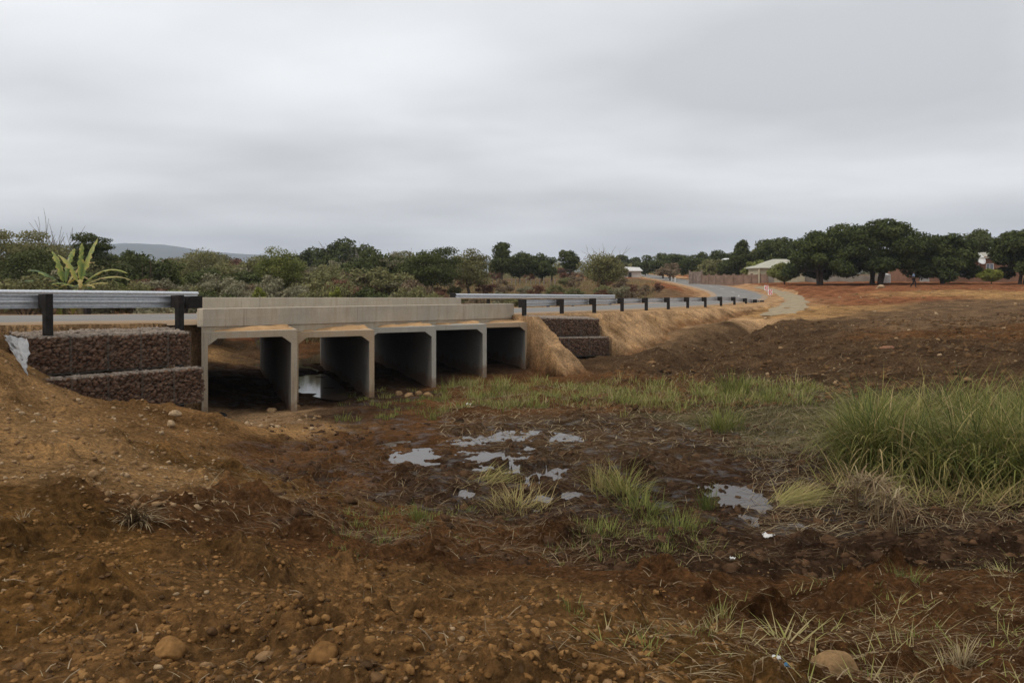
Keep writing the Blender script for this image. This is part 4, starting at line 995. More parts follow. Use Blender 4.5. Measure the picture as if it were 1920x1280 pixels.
# bare trees
def bare_tree(px, ytop, wpx, Y, seed, label, m_, leaves=0):
    rng = np.random.default_rng(seed); b_ = place(px, Y); h = -(ytop - HY) / F * Y - b_.z; w = wpx / F * Y
    root = empty('bare_tree', b_); tag(root, label, 'tree')
    m = MB()
    P_, dd = tube_mesh(m, (0, 0, -0.2), (0, 0, 1), h * 0.45, h * 0.03, h * 0.02, rng, 6, 0.04)
    for i in range(26):
        s_ = P_[rng.integers(2, len(P_))]; a = rng.uniform(0, 6.28); up_k = rng.uniform(0.7, 2.2)
        L_ = rng.uniform(0.35, 0.62) * h
        d_ = Vector((math.cos(a) * w / h, math.sin(a) * w / h, up_k)).normalized()
        Q_, d2 = tube_mesh(m, s_, d_, L_, h * 0.009, h * 0.003, rng, 4, 0.12)
        for j in range(5):
            d3 = (d2 + Vector((rng.normal(0, .5), rng.normal(0, .5), rng.normal(0.2, .3)))).normalized()
            tube_mesh(m, Q_[rng.integers(1, len(Q_))], d3, L_ * 0.4, h * 0.0035, h * 0.002, rng, 3, 0.12, 2)
    m.build('trunk', m_, root)
    return root
bare_tree(670, 466, 42, 88, 5, 'pale leafless tree standing above the scrub', mbark_p)
bare_tree(1128, 462, 80, 90, 6, 'bare twigs of a leafless tree above the olive bush', mtwig)
bare_tree(104, 420, 60, 60, 8, 'thin leafless tree behind the banana plants', mbark_p)

# scrub: a few prototypes, copied
protos = []
for i, (w, h, lm, n, lf, sh, nm) in enumerate([(2.6, 1.9, L_olive, 3200, .085, .2, 'olive'), (2.4, 1.6, L_brown, 2600, .08, .15, 'brown'), (2.2, 1.5, L_red, 2400, .08, .15, 'rust red'),
                                      (2.6, 2.1, L_dark, 3400, .095, .25, 'dark green'), (2.8, 1.7, L_grey, 2600, .08, .15, 'grey green'), (2.0, 1.5, L_green, 2600, .09, .2, 'green')]):
    for v in range(2):
        rng = np.random.default_rng(300 + i * 5 + v); root = empty('shrub', (0, 0, 0))
        bl = tree_blobs(w, h, 0.0, rng, 16); V_, Q_, tn = leaf_cloud(bl, n, lf, rng, shell=sh, outward=0.3)
        np_mesh('foliage', V_, Q_, lm, False, {'tint': tn}, root)
        m = MB()
        for q in range(16):
            a = rng.uniform(0, 6.28); d_ = Vector((math.cos(a) * .6, math.sin(a) * .6, rng.uniform(.5, 1.4)))
            tube_mesh(m, (0, 0, -0.1), d_, h * rng.uniform(.7, 1.1), .018, .005, rng, 3, .12, 3)
        m.build('stem', mtwig, root)
        protos.append((root, i, nm, h))
used = set(); rng = np.random.default_rng(91)
LABS = {0: 'olive thorn shrub in the scrub behind the road', 1: 'dry brown shrub in the scrub behind the road', 2: 'rust red dry weed shrub in the scrub behind the road', 3: 'dark green shrub in the scrub behind the road', 4: 'grey green shrub in the scrub behind the road', 5: 'fresh green shrub in the scrub behind the road'}
def scrub(px, Y, ptype, sc):
    c_ = [p for p in protos if p[1] == ptype]; root, i, nm, h = c_[rng.integers(2)]
    x = (px - CX) / F * Y
    s_, t_, zr_ = road_sd(np.array([x]), np.array([Y]))
    if t_[0] < 10.2 and t_[0] > -40: return
    zone = ['behind the left guardrail', 'around the banana plants', 'behind left end of the far parapet', 'behind middle of the far parapet', 'behind right end of the far parapet', 'behind the far right guardrail', 'beside the road bend'][int(np.searchsorted([90, 300, 500, 680, 850, 1090], px))]
    dep = ['close ', 'middle distance ', 'distant '][int(np.searchsorted([50, 80], Y))]
    dep = ('low ' if sc < .85 else 'tall ' if sc > 1.5 else 'broad ' if sc > 1.2 else '') + dep
    lab_ = dep + LABS[i].replace('in the scrub behind the road', zone)
    loc = Vector((x, Y, gz(x, Y) - 0.05)); sc3 = (sc * rng.uniform(.85, 1.3), sc * rng.uniform(.85, 1.3), sc * rng.uniform(.85, 1.15))
    if root.name not in used:
        used.add(root.name); root.location = loc; root.scale = sc3; root.rotation_euler.z = rng.uniform(0, 6.28)
        tag(root, lab_, 'shrub', lab_.replace(' shrub', ' shrubs')); return
    o_ = copy_thing(root, loc, rng.uniform(0, 6.28), sc3, lab_); o_['group'] = lab_.replace(' shrub', ' shrubs')
for row, (Y, n, sc) in enumerate([(38, 14, .9), (44, 26, 1.0), (52, 32, 1.1), (62, 34, 1.25), (75, 34, 1.35), (92, 34, 1.45), (115, 28, 1.6), (150, 22, 2.2)]):
    for q in range(n):
        px = -80 + (1180 + 80) * (q + rng.uniform(.1, .9)) / n
        if 870 < px < 1050 and 78 < Y < 125: continue
        if px > 820: 
            pt_ = rng.choice([1, 1, 2, 2, 4, 0]); scq = sc * 0.62
        else:
            pt_ = rng.choice([0, 0, 0, 1, 3, 3, 4, 4, 5, 2]); scq = sc
        scrub(px, Y * rng.uniform(.93, 1.08), pt_, scq * rng.uniform(.85, 1.35) * (1.18 if px < 820 else 1))
for px, Y in ((1100, 70), (1130, 74), (1160, 76), (1190, 80), (1215, 84), (1175, 72), (1235, 88), (1140, 68), (1085, 62), (1200, 78)):
    scrub(px, Y, int(rng.choice([2, 1, 2])), 0.75 * rng.uniform(.8, 1.2))
for p_, i, nm, h in protos:
    if p_.name not in used:
        for c_ in list(p_.children): bpy.data.objects.remove(c_)
        bpy.data.objects.remove(p_)
# a far-off belt of woodland
wr_ = np.random.default_rng(77); BL = []
for q in range(420):
    Y = wr_.uniform(210, 700); px = wr_.uniform(-500, 2400); x = (px - CX) / F * Y
    hh = wr_.uniform(2.5, 6.0); BL.append([x, Y, 0.0 + hh * 0.4, hh * wr_.uniform(.8, 1.6), hh, hh * .6])
V_, Q_, tn = leaf_cloud(BL, 60000, 0.9, wr_, shell=.5)
tag(np_mesh('distant_woodland', V_, Q_, L_olive, False, {'tint': tn}), 'far belt of olive woodland below the hills', 'woodland', kind='stuff')
# dry grass behind the road
def scatter_region(n, f, rng):
    return f(n, rng)
def grass_obj(name, P, H, Wd, rng, mat, label, cat='grass', lean=(0.05, 0.5), droop=(0.1, 1.0), segs=4, stuff=True, group=None, tint=None, ang=None):
    n = len(P)
    V_, Q_, tn = blades(P, H, Wd, rng.uniform(0, 6.28, n) if ang is None else ang, rng.uniform(*lean, n), rng.uniform(*droop, n), rng, segs, tint)
    o = np_mesh(name, V_, Q_, mat, False, {'tint': tn})
    return tag(o, label, cat, group, 'stuff' if stuff else None)
L_drygrass = m_leaf('dry_grass', [(0.20, 0.12, 0.06), (0.30, 0.20, 0.10), (0.30, 0.26, 0.12), (0.22, 0.22, 0.09)], 0.25)
g = np.random.default_rng(5)
Yq = g.uniform(42, 125, 30000); pxq = g.uniform(560, 1230, 30000); xq = (pxq - CX) / F * Yq
s_, t_, z_ = road_sd(xq, Yq); k_ = t_ > 9.3; xq, Yq = xq[k_], Yq[k_]
zq = ground(xq, Yq); grass_obj('dry_grass', np.stack([xq, Yq, zq], 1), g.uniform(.25, .75, len(xq)), g.uniform(.02, .05, len(xq)), g, L_drygrass, 'tall dry yellow and rust grass in the field behind the road', segs=3)

# banana plants
L_ban, t, b = material('banana_leaf', 0.45, 0.4)
c = ramp(t, attr(t, 'tint'), [(0, (0.04, 0.08, 0.02)), (0.45, (0.11, 0.17, 0.03)), (0.75, (0.34, 0.33, 0.06)), (1, (0.40, 0.27, 0.09))])
t.links.new(c, b.inputs['Base Color'])
tr = N(t, 'ShaderNodeBsdfTranslucent'); t.links.new(c, tr.inputs[0]); mx = N(t, 'ShaderNodeMixShader'); mx.inputs[0].default_value = 0.3
t.links.new(b.outputs[0], mx.inputs[1]); t.links.new(tr.outputs[0], mx.inputs[2]); t.links.new(mx.outputs[0], t.nodes['Material Output'].inputs[0])
def banana(px, Y, leaves, stem_h, label, seed):
    rng = np.random.default_rng(seed); b_ = place(px, Y); root = empty('banana_plant', b_); tag(root, label, 'banana plant', 'banana plants behind the left guardrail')
    m = MB(); m.tube([(0, 0, -.2), (0.02, 0, stem_h * .5), (0, 0, stem_h)], [.16, .12, .08], 8); m.build('trunk', m_noisy('banana_stem', (.12, .09, .05), (.24, .2, .1), 5), root)
    leaves = list(leaves) + [(rng.uniform(0, 360), rng.uniform(-30, 60), rng.uniform(1.0, 1.6), rng.uniform(.22, .34), rng.uniform(.5, 1.1), rng.uniform(.1, 1)) for _ in range(6)]
    for (az, el, L_, wd, dr, tn) in leaves:
        n = 22; V_ = []; TN = []
        p = np.array([0, 0, stem_h - .1]); a = math.radians(az)
        for i in range(n + 1):
            f = i / n; e_ = math.radians(el) - dr * 1.7 * f ** 1.5
            d_ = np.array([math.cos(a) * math.cos(e_), math.sin(a) * math.cos(e_), math.sin(e_)])
            if i: p = p + d_ * L_ * 1.35 / n
            side = np.array([-math.sin(a), math.cos(a), 0]); upv = np.cross(side, d_) * -1
            w_ = wd * .72 * (0.06 if f < .14 else math.sin(min(1, (f - .12) / .88) * math.pi) ** .55) + .012
            w_ *= 1 + 0.26 * rng.normal()
            for sgn in (-1, 0, 1):
                V_.append(p + side * sgn * w_ / 2 + upv * (-0.22 * abs(sgn) * w_)); TN.append(min(1, max(0, tn + .2 * rng.normal() * (sgn != 0) + .25 * abs(sgn) * rng.uniform(0, 1) + .15 * f)))
        Q_ = []
        for i in range(n):
            for j in (0, 1): Q_.append((i * 3 + j, i * 3 + j + 1, (i + 1) * 3 + j + 1, (i + 1) * 3 + j))
        np_mesh('leaf', np.array(V_), Q_, L_ban, True, {'tint': TN}, root)
banana(150, 37, [(10, 55, 1.9, .42, .9, .55), (70, 80, 2.0, .4, .3, .5), (30, 38, 1.8, .4, .7, .75), (150, 62, 1.9, .4, .5, .6), (110, 85, 1.7, .35, .2, .45), (-20, 20, 1.4, .34, .3, .7), (200, 30, 1.5, .35, .9, .4), (-60, 50, 1.3, .3, 1.2, .8)], 1.95, 'yellow green banana plant with upright leaves, right one of the pair', 3)
banana(122, 37.6, [(175, 25, 2.1, .42, .5, .15), (165, 42, 1.9, .42, .5, .2), (140, 65, 1.9, .38, .4, .45), (60, 70, 1.6, .36, .7, .9), (200, 5, 1.5, .36, .9, .25), (100, 80, 1.8, .34, .5, .4), (-10, 60, 1.2, .3, 1.0, .85), (230, -10, 1.2, .3, .8, .5)], 1.75, 'darker green banana plant with leaves spreading left, left one of the pair', 4)
# bright weeds poking above the far parapet
for i, (px, yt, w, Y, lab) in enumerate([(486, 531, 44, 38.5, 'bright yellow green weed just behind left half of far parapet'), (628, 530, 30, 42, 'small bright weed behind middle of far parapet')]):
    b_ = place(px, Y); h = -(yt - HY) / F * Y - b_.z
    rg = np.random.default_rng(700 + i); root = empty('weed', b_); tag(root, lab, 'weed')
    V_, Q_, tn = leaf_cloud(tree_blobs(w / F * Y, h, h * .45, rg, 14), 900, .10, rg, shell=.1, elong=2.2); np_mesh('foliage', V_, Q_, L_yel, False, {'tint': tn}, root)
    m = MB()
    for q in range(9): tube_mesh(m, (0, 0, -.1), (rg.normal(0, .25), rg.normal(0, .25), 1), h * rg.uniform(.7, .95), .012, .004, rg, 3, .06, 3)
    m.build('stem', mtwig, root)

# ------------------------------------------------------------------ marsh grass
L_reed = m_leaf('reed_leaf', [(0.05, 0.068, 0.02), (0.11, 0.13, 0.034), (0.20, 0.205, 0.055), (0.31, 0.27, 0.09), (0.42, 0.31, 0.15)], 0.3, 0.6)
L_gr = m_leaf('marsh_grass', [(0.10, 0.12, 0.034), (0.18, 0.20, 0.05), (0.30, 0.285, 0.085), (0.40, 0.32, 0.16)], 0.3, 0.65)
L_straw = m_leaf('straw', [(0.09, 0.048, 0.026), (0.15, 0.095, 0.05), (0.24, 0.17, 0.09), (0.36, 0.29, 0.17)], 0.1, 0.7)
def grow(name, spots, per, H, W_, mat, label, seed, spread=.18, stuff=True, group=None, lean=(.05, .45), droop=(.3, 1.4), segs=5, tints=None, cat='grass', hvar=.35):
    """spots: (x,y,scale)"""
    rg = np.random.default_rng(seed); sp = np.array(spots, float); n = len(sp) * per
    b_ = np.repeat(sp, per, 0); off = rg.normal(0, spread, (n, 2)) * b_[:, 2:3]; x = b_[:, 0] + off[:, 0]; y = b_[:, 1] + off[:, 1]; z_ = ground(x, y) - .02
    ang = np.arctan2(off[:, 1], off[:, 0]) + rg.normal(0, .8, n)
    Hh = H * b_[:, 2] * rg.uniform(1 - hvar, 1 + hvar, n)
    tint = None if tints is None else np.clip(np.repeat(rg.uniform(*tints, len(sp)), per) + rg.normal(0, .16, n), 0, 1)
    return grass_obj(name, np.stack([x, y, z_], 1), Hh, W_ * rg.uniform(.6, 1.4, n), rg, mat, label, cat, lean, droop, segs, stuff, group, tint, ang)
def spots_px(px0, px1, py0, py1, z, n, rg, smin=.7, smax=1.2, cond=None):
    o = []
    while len(o) < n:
        px = rg.uniform(px0, px1); py = rg.uniform(py0, py1)
        if cond and not cond(px, py): continue
        o.append((px, py, rg.uniform(smin, smax)))
    o = np.array(o); h = hits(o[:, 0], o[:, 1]); return [(a[0], a[1], c[2]) for a, c in zip(h, o)]
rg = np.random.default_rng(41)
# tall reed thicket at right
def inth(px, py): return px > 1605 and py > 868 - (px - 1560) * .02 and py < 878 + min(1, max(0, (px - 1560) / 260)) * 45 and px > 1575
sp = [(x, y, s_) for x, y, s_ in spots_px(1570, 2150, 830, 925, -3.62, 190, rg, .72, 1.08, inth)]
sp += spots_px(1615, 2150, 800, 850, -3.62, 120, rg, .75, 1.0)
sp += [(a, b_, 1.02) for a, b_, _ in spots_px(1605, 1665, 862, 885, -3.6, 26, rg)]
sp_in = sp
grow('tall_grass', sp, 36, 1.32, .018, L_reed, 'thicket of tall drooping green reeds at right edge of the marsh', 42, .2, lean=(.02, .55), droop=(.5, 2.9), segs=8, tints=(.15, .8), hvar=.45)
grow('arching_grass', [sp_in[i] for i in range(0, len(sp_in), 2)], 16, 1.5, .026, L_reed, 'long arching yellowing leaves standing out of the reed thicket', 142, .26, lean=(.1, .8), droop=(1.0, 3.0), segs=8, tints=(.45, 1), hvar=.4)
sp = spots_px(1570, 1650, 800, 900, -3.7, 18, rg, .5, .8)
grow('tall_grass', sp, 45, .95, .014, L_reed, 'shorter reeds leaning out from left edge of the thicket', 43, .2, lean=(.2, .8), droop=(.4, 1.5), segs=6, tints=(.3, .75))
# skirt of bent stalks
sp = spots_px(1560, 2000, 905, 960, -3.62, 34, rg, .6, 1)
grow('bent_grass', sp, 22, .85, .013, L_reed, 'bent yellowing stalks spilling over the mud below the reed thicket', 44, .28, lean=(.5, 1.25), droop=(.3, 1.0), segs=6, tints=(.6, .95))
# strip of short green grass below the culvert openings and across the middle
def strip(px, py):
    c_ = np.interp(px, [840, 1000, 1200, 1330, 1500], [742, 748, 752, 752, 742]); h_ = np.interp(px, [840, 930, 1400, 1560], [26, 32, 30, 16]); return abs(py - c_) < h_ and float(fbm(np.array([px / 46.]), np.array([py / 17.]), 2, 90)[0]) > -.06 + .5 * (py > 765)
sp = spots_px(830, 1540, 715, 800, -4.0, 480, rg, .5, 1.15, strip)
grow('marsh_grass', sp, 18, .36, .016, L_gr, 'strip of short green grass across the marsh below the culvert', 45, .16, lean=(.05, .9), droop=(.2, 1.6), segs=4, tints=(.15, .95), hvar=.5)
sp = spots_px(640, 840, 735, 790, -4.0, 60, rg, .4, .8)
grow('marsh_grass', sp, 20, .32, .014, L_gr, 'thin green grass in front of second and third culvert openings', 46, .14, tints=(.1, .6), segs=4)
sp = spots_px(1380, 1600, 745, 860, -3.85, 340, rg, .5, 1.0)
grow('dry_marsh_grass', sp, 30, .17, .010, m_leaf('dry_marsh_grass', [(.11, .10, .045), (.18, .15, .07), (.25, .20, .10)], .2), 'flattened olive brown grass patch left of the reed thicket', 47, .22, lean=(.4, 1.4), droop=(.1, .7), segs=3)
# low sprouts through the churned mud
sp = spots_px(620, 1330, 940, 1060, -3.45, 26, rg, .4, .9) + spots_px(1050, 1350, 980, 1060, -3.35, 26, rg, .5, 1.0) + spots_px(640, 850, 960, 1010, -3.3, 18, rg, .4, .9)
grow('grass_sprouts', sp, 30, .17, .007, L_gr, 'low green grass sprouting through the churned mud', 48, .12, tints=(.05, .6), lean=(.1, .9), droop=(.2, 1), segs=4)
sp = []
for q in range(26):
    Y = rg.uniform(3.4, 8); px = rg.uniform(500, 1900); sp.append(((px - CX) / F * Y, Y, rg.uniform(.3, .9)))
grow('grass_sprouts', sp, 22, .12, .005, L_gr, 'tiny green grass sprouts in the foreground soil', 49, .06, tints=(.05, .6), lean=(.1, .9), droop=(.2, 1), segs=4)
sp = []
for q in range(70):
    Y = math.exp(rg.uniform(math.log(3.3), math.log(9))); px = 1950 - abs(rg.normal(0, 330)); sp.append(((px - CX) / F * Y, Y, rg.uniform(.4, 1.1)))
grow('dying_grass', sp, 16, .2, .006, L_gr, 'yellowing uprooted grass lying over dark soil in the right foreground', 50, .10, tints=(.5, 1), lean=(.7, 1.5), droop=(.1, .6), segs=4)
# named tufts
def tuft(px, py, Y, n, H, w_, mat, label, seed, lean, droop, tints, spread=.1, name='grass_tuft', group='grass tufts in the mud', ang=None):
    rgx = np.random.default_rng(seed); c_ = hit(px, py)
    off = rgx.normal(0, spread, (n, 2)); x = c_.x + off[:, 0]; y = c_.y + off[:, 1]; z_ = ground(x, y) - .01
    a = (np.arctan2(off[:, 1], off[:, 0]) + rgx.normal(0, .7, n)) if ang is None else rgx.normal(ang[0], ang[1], n)
    V_, Q_, tn = blades(np.stack([x, y, z_], 1), H * rgx.uniform(.55, 1.2, n), w_ * rgx.uniform(.6, 1.3, n), a, rgx.uniform(*lean, n), rgx.uniform(*droop, n), rgx, 6, np.clip(rgx.uniform(*tints, n), 0, 1))
    return tag(np_mesh(name, V_, Q_, mat, False, {'tint': tn}), label, 'grass tuft', group)
tuft(1170, 935, 12.9, 170, .75, .014, L_reed, 'spreading pale green reed tuft right of the middle puddles', 1, (.1, 1.0), (.3, 1.6), (.35, .9), .18)
tuft(1205, 965, 12.0, 120, .5, .013, L_reed, 'dark green reed tuft in front of the spreading pale one', 2, (.1, 1.1), (.2, 1.2), (.1, .6), .16)
tuft(1352, 808, 18.5, 200, .72, .018, L_reed, 'upright green tuft at left edge of the flattened grass', 3, (.05, .7), (.2, 1.2), (.2, .7), .2)
tuft(1375, 745, 23.3, 170, .85, .02, L_reed, 'taller green tuft rising from the grass strip near the ditch', 4, (.05, .5), (.2, 1.0), (.2, .6), .22)
tuft(1325, 958, 12.2, 70, .4, .012, L_reed, 'short green tuft at left edge of the largest puddle', 5, (.05, .6), (.2, .8), (.1, .5), .08)
tuft(1470, 945, 12.7, 360, .8, .011, L_reed, 'pale green heap of cut grass lying right of the largest puddle', 6, (1.05, 1.4), (.1, .5), (.6, .95), .15, ang=(0.1, .5))
tuft(1125, 915, 14.3, 60, .5, .012, L_reed, 'yellowed upright tuft behind the spreading reed tuft', 7, (.05, .5), (.2, .8), (.75, 1), .1)
tuft(970, 950, 12.9, 200, .5, .012, L_reed, 'straw coloured flattened tuft between the middle puddles', 8, (.4, 1.3), (.2, .8), (.75, 1), .25)
tuft(920, 900, 14.5, 150, .5, .012, L_reed, 'yellow flattened grass left of the middle puddles', 9, (.9, 1.4), (.1, .4), (.6, 1), .2, ang=(0.2, .6))
tuft(785, 985, 9.8, 70, .26, .008, L_gr, 'small green tuft in front of the left puddles', 10, (.1, .8), (.2, .8), (.1, .5), .07)
tuft(1270, 990, 11.1, 140, .33, .009, L_gr, 'low rounded green tuft left of the largest puddle foot', 11, (.1, .9), (.2, .8), (.1, .6), .2)
tuft(1130, 1000, 10.8, 120, .3, .009, L_gr, 'low green tuft below the spreading reed tuft', 12, (.1, .9), (.2, .8), (.2, .6), .2)
tuft(255, 975, 7.2, 150, .36, .014, L_straw, 'dead brown grass clump with splayed stubble at left', 13, (.5, 1.5), (.4, 1.4), (.2, .9), .05, ang=(-1.2, .9))
tuft(40, 975, 6.8, 28, .14, .008, L_straw, 'small dead tuft near left edge', 14, (.5, 1.3), (.2, 1), (.4, 1), .03)
tuft(1800, 1245, 3.95, 60, .16, .006, L_straw, 'pale straw tuft in bottom right corner', 15, (.1, .9), (.1, .6), (.5, 1), .03)
tuft(1350, 1165, 5.6, 36, .17, .007, L_gr, 'yellow green tuft in right foreground', 16, (.1, .9), (.1, .8), (.5, 1), .04)
tuft(1705, 1100, 7.0, 50, .2, .007, L_gr, 'soft green tuft on the dark soil at right', 17, (.1, .7), (.1, .6), (.1, .5), .06)
tuft(1480, 1200, 5.0, 26, .26, .012, L_gr, 'broken pale green stalks beside the boulder', 18, (.7, 1.4), (.1, .4), (.6, 1), .08)
tuft(660, 1055, 6.9, 30, .12, .006, L_gr, 'tiny dark green tuft in centre foreground', 19, (.1, .8), (.1, .8), (0, .4), .04)
# hanging dead reed leaves
for i, (px, py, Y, n, lab) in enumerate([(1607, 935, 12.3, 60, 'small hanging bunch of pale dead reed leaves'), (1640, 950, 11.8, 130, 'large hanging bunch of brown dead reed leaves'), (1672, 990, 10.9, 80, 'lowest bunch of pale dead reed leaves')]):
    rgx = np.random.default_rng(900 + i); c_ = at(px, py - 14, Y); zg = gz(c_.x, c_.y); z0 = zg + .5
    P_ = np.stack([c_.x + rgx.normal(0, .09, n), c_.y + rgx.normal(0, .06, n), np.full(n, z0) + rgx.normal(0, .05, n)], 1)
    V_, Q_, tn = blades(P_, rgx.uniform(.35, .65, n), rgx.uniform(.010, .02, n), rgx.uniform(0, 6.28, n), rgx.uniform(.6, 1.6, n), rgx.uniform(1.4, 2.2, n), rgx, 6, rgx.uniform(.2, 1, n))
    V2_, Q2_, tn2 = blades(np.stack([c_.x + rgx.normal(0, .05, 14), c_.y + rgx.normal(0, .05, 14), np.full(14, zg - .05)], 1), np.full(14, .6), np.full(14, .014), rgx.uniform(0, 6.28, 14), rgx.uniform(0, .25, 14), rgx.uniform(0, .3, 14), rgx, 6, rgx.uniform(.2, .8, 14))
    tag(np_mesh('dead_reeds', np.vstack([V_, V2_]), np.vstack([Q_, Q2_ + len(V_)]), L_straw, False, {'tint': np.concatenate([tn, tn2])}), lab, 'dead reeds', 'dead reed bunches')

# straw litter
def straw(n, region, seed, Lr=(.06, .3), Wr=(.003, .008), label='', tints=(0, 1), lift=.012):
    rgx = np.random.default_rng(seed); px, Y = region(n, rgx); x = (px - CX) / F * Y; z_ = ground(x, Y) + lift
    H = rgx.uniform(*Lr, len(x)); a = rgx.uniform(0, 6.28, len(x))
    # follow the surface: lay the blade along the local slope
    x2 = x + np.cos(a) * H; y2 = Y + np.sin(a) * H; z2 = ground(x2, y2) + lift
    tilt = np.arctan2(H, z2 - z_)
    V_, Q_, tn = blades(np.stack([x, Y, z_], 1), H, rgx.uniform(*Wr, len(x)), a, tilt - .25, np.full(len(x), .5), rgx, 4, rgx.uniform(*tints, len(x)))
    return tag(np_mesh('straw_litter', V_, Q_, L_straw, False, {'tint': tn}), label, 'straw', kind='stuff')
def reg_right(n, r): Y = np.exp(r.uniform(math.log(3.2), math.log(12), n)); px = 1920 - np.abs(r.normal(0, 420, n)); return px, Y
def reg_mid(n, r): return r.normal(1000, 260, n), r.uniform(9, 17, n)
def reg_all(n, r): Y = np.exp(r.uniform(math.log(2.8), math.log(14), n)); return r.uniform(-100, 2050, n), Y
def reg_slope(n, r): return r.uniform(1050, 2000, n), r.uniform(22, 45, n)
straw(2800, reg_right, 1, (.04, .24), (.002, .006), 'pale straw and cut reed litter strewn over dark soil at right')
straw(3800, reg_mid, 2, (.10, .40), (.004, .011), 'dry reed stalks trodden into the mud around the puddles', (0, .8))
straw(2000, reg_all, 3, (.02, .12), (.0015, .004), 'scattered straw over the churned foreground soil')
straw(5000, reg_slope, 4, (.15, .5), (.012, .03), 'dry stems across the dark slope beyond the marsh', (0, .7))
def reg_strip(n, r): return r.uniform(820, 1600, n), r.uniform(17, 29, n)
straw(5200, reg_strip, 6, (.12, .5), (.010, .022), 'matted dead grass between the green marsh grass', (.1, 1))
def reg_th(n, r): return r.uniform(1400, 2000, n), r.uniform(11, 18, n)
straw(4200, reg_th, 7, (.15, .6), (.006, .014), 'matted dead stems round foot of the reed thicket', (.1, 1))
def reg_left(n, r): return r.normal(560, 160, n), r.uniform(8, 15, n)
straw(1400, reg_left, 5, (.08, .35), (.004, .01), 'dry stalks left of the puddles', (0, .8))
# thicker stubble sticks
rgx = np.random.default_rng(60); m = MB()
for q in range(80):
    Y = math.exp(rgx.uniform(math.log(3), math.log(9))); px = rgx.uniform(-50, 1950); x = (px - CX) / F * Y
    a = rgx.uniform(0, 6.28); L_ = rgx.uniform(.03, .11); z0 = gz(x, Y) + .012; z1 = gz(x + math.cos(a) * L_, Y + math.sin(a) * L_) + .012 + rgx.uniform(0, .05)
    m.tube([(x, Y, z0), (x + math.cos(a) * L_ * .5, Y + math.sin(a) * L_ * .5, (z0 + z1) / 2 + .008), (x + math.cos(a) * L_, Y + math.sin(a) * L_, z1)], [.0032, .0028, .0022], 5)
tag(m.build('stubble_sticks', m_noisy('stick', (.22, .15, .09), (.42, .32, .2), 30, .8, .2, .002)), 'broken pale stalks lying on the foreground soil', 'straw', kind='stuff')

# ------------------------------------------------------------------ soil clods, stones
def m_rock(name, cols):
    m, t, b = material(name, .95, .0); oc = N(t, 'ShaderNodeNewGeometry').outputs['Position']
    c = ramp(t, attr(t, 'tint'), [(i / (len(cols) - 1), c_) for i, c_ in enumerate(cols)])
    c = mix(t, .8, c, ramp(t, noise(t, 20, 6, .7, oc), [(.3, (.5, .5, .5)), (.7, (1.5, 1.45, 1.4))]), 'MULTIPLY')
    t.links.new(c, b.inputs['Base Color']); bump(t, b, noise(t, 45, 6, .7, oc), .7, .01); return m
m_clod = m_rock('clod', [(.15, .078, .029), (.20, .106, .04), (.26, .145, .058)])
m_clodd = m_rock('dark_clod', [(.07, .042, .022), (.105, .06, .03), (.15, .088, .042)])
m_mudc = m_rock('mud_lump', [(.04, .024, .015), (.065, .038, .022), (.10, .056, .03)])
m_peb = m_rock('pale_stone', [(.17, .10, .05), (.26, .165, .085), (.37, .27, .165)])
def scatter_rocks(name, n, region, seed, smin, smax, mat, label, sink=.35, cat='stones', fine=False, jit=.28, squash=.75):
    r = np.random.default_rng(seed); px, Y = region(n, r); x = (px - CX) / F * Y; tt_ = road_sd(x, Y)[1]; x = np.where((tt_ > -5.5) & (Y > 24), -x - 400, x); k_ = x > -100; x, Y = x[k_], Y[k_]; s_ = smin + (smax - smin) * r.uniform(0, 1, len(x)) ** 3.2; z_ = ground(x, Y) + s_ * (.5 - sink)
    V_, F_, tn = rocks(np.stack([x, Y, z_], 1), s_, r, fine, squash, jit)
    return tag(np_mesh(name, V_, F_, mat, False, {'tint': tn}), label, cat, kind='stuff')
def reg_fg(n, r): Y = np.exp(r.uniform(math.log(2.7), math.log(8.5), n)); return r.uniform(-100, 2000, n), Y
def reg_fgl(n, r): Y = np.exp(r.uniform(math.log(2.7), math.log(7), n)); return np.minimum(r.uniform(-100, 1200, n) + np.abs(r.normal(0, 160, n)), 1900), Y
def reg_bank(n, r): return r.uniform(-60, 420, n), r.uniform(7.5, 17.5, n)
def reg_dark(n, r): return r.uniform(1080, 2000, n), np.exp(r.uniform(math.log(22), math.log(46), n))
def reg_ridge(n, r): return r.uniform(1400, 2000, n), np.exp(r.uniform(math.log(42), math.log(85), n))
def reg_front1(n, r): return r.uniform(390, 600, n), r.uniform(17.5, 22, n)
scatter_rocks('soil_clods', 6800, reg_fgl, 1, .003, .026, m_clod, 'crumbly brown soil clods over the foreground', fine=True, jit=.3, sink=.6)
scatter_rocks('soil_clods', 4500, reg_fg, 2, .003, .024, m_clodd, 'dark soil clods over the foreground', fine=True, jit=.3, sink=.6)
def reg_mud(n, r): return r.uniform(500, 1950, n), np.exp(r.uniform(math.log(8.5), math.log(20), n))
scatter_rocks('soil_clods', 3200, reg_mud, 14, .012, .11, m_mudc, 'wet dark lumps of mud round the puddles', sink=.6)
scatter_rocks('gravel', 1300, reg_bank, 3, .008, .05, m_peb, 'yellowish stones strewn over the left bank')
scatter_rocks('soil_clods', 5500, reg_dark, 4, .02, .13, m_clodd, 'dark clods over the slope beyond the marsh')
scatter_rocks('gravel', 160, reg_dark, 5, .02, .11, m_peb, 'pale stones on the dark slope')
scatter_rocks('gravel', 350, reg_ridge, 6, .03, .17, m_peb, 'pale stones on the red ridge')
scatter_rocks('gravel', 160, reg_front1, 7, .02, .09, m_peb, 'stones in front of the first opening')
scatter_rocks('gravel', 600, reg_fg, 8, .004, .022, m_peb, 'small pale pebbles in the foreground')
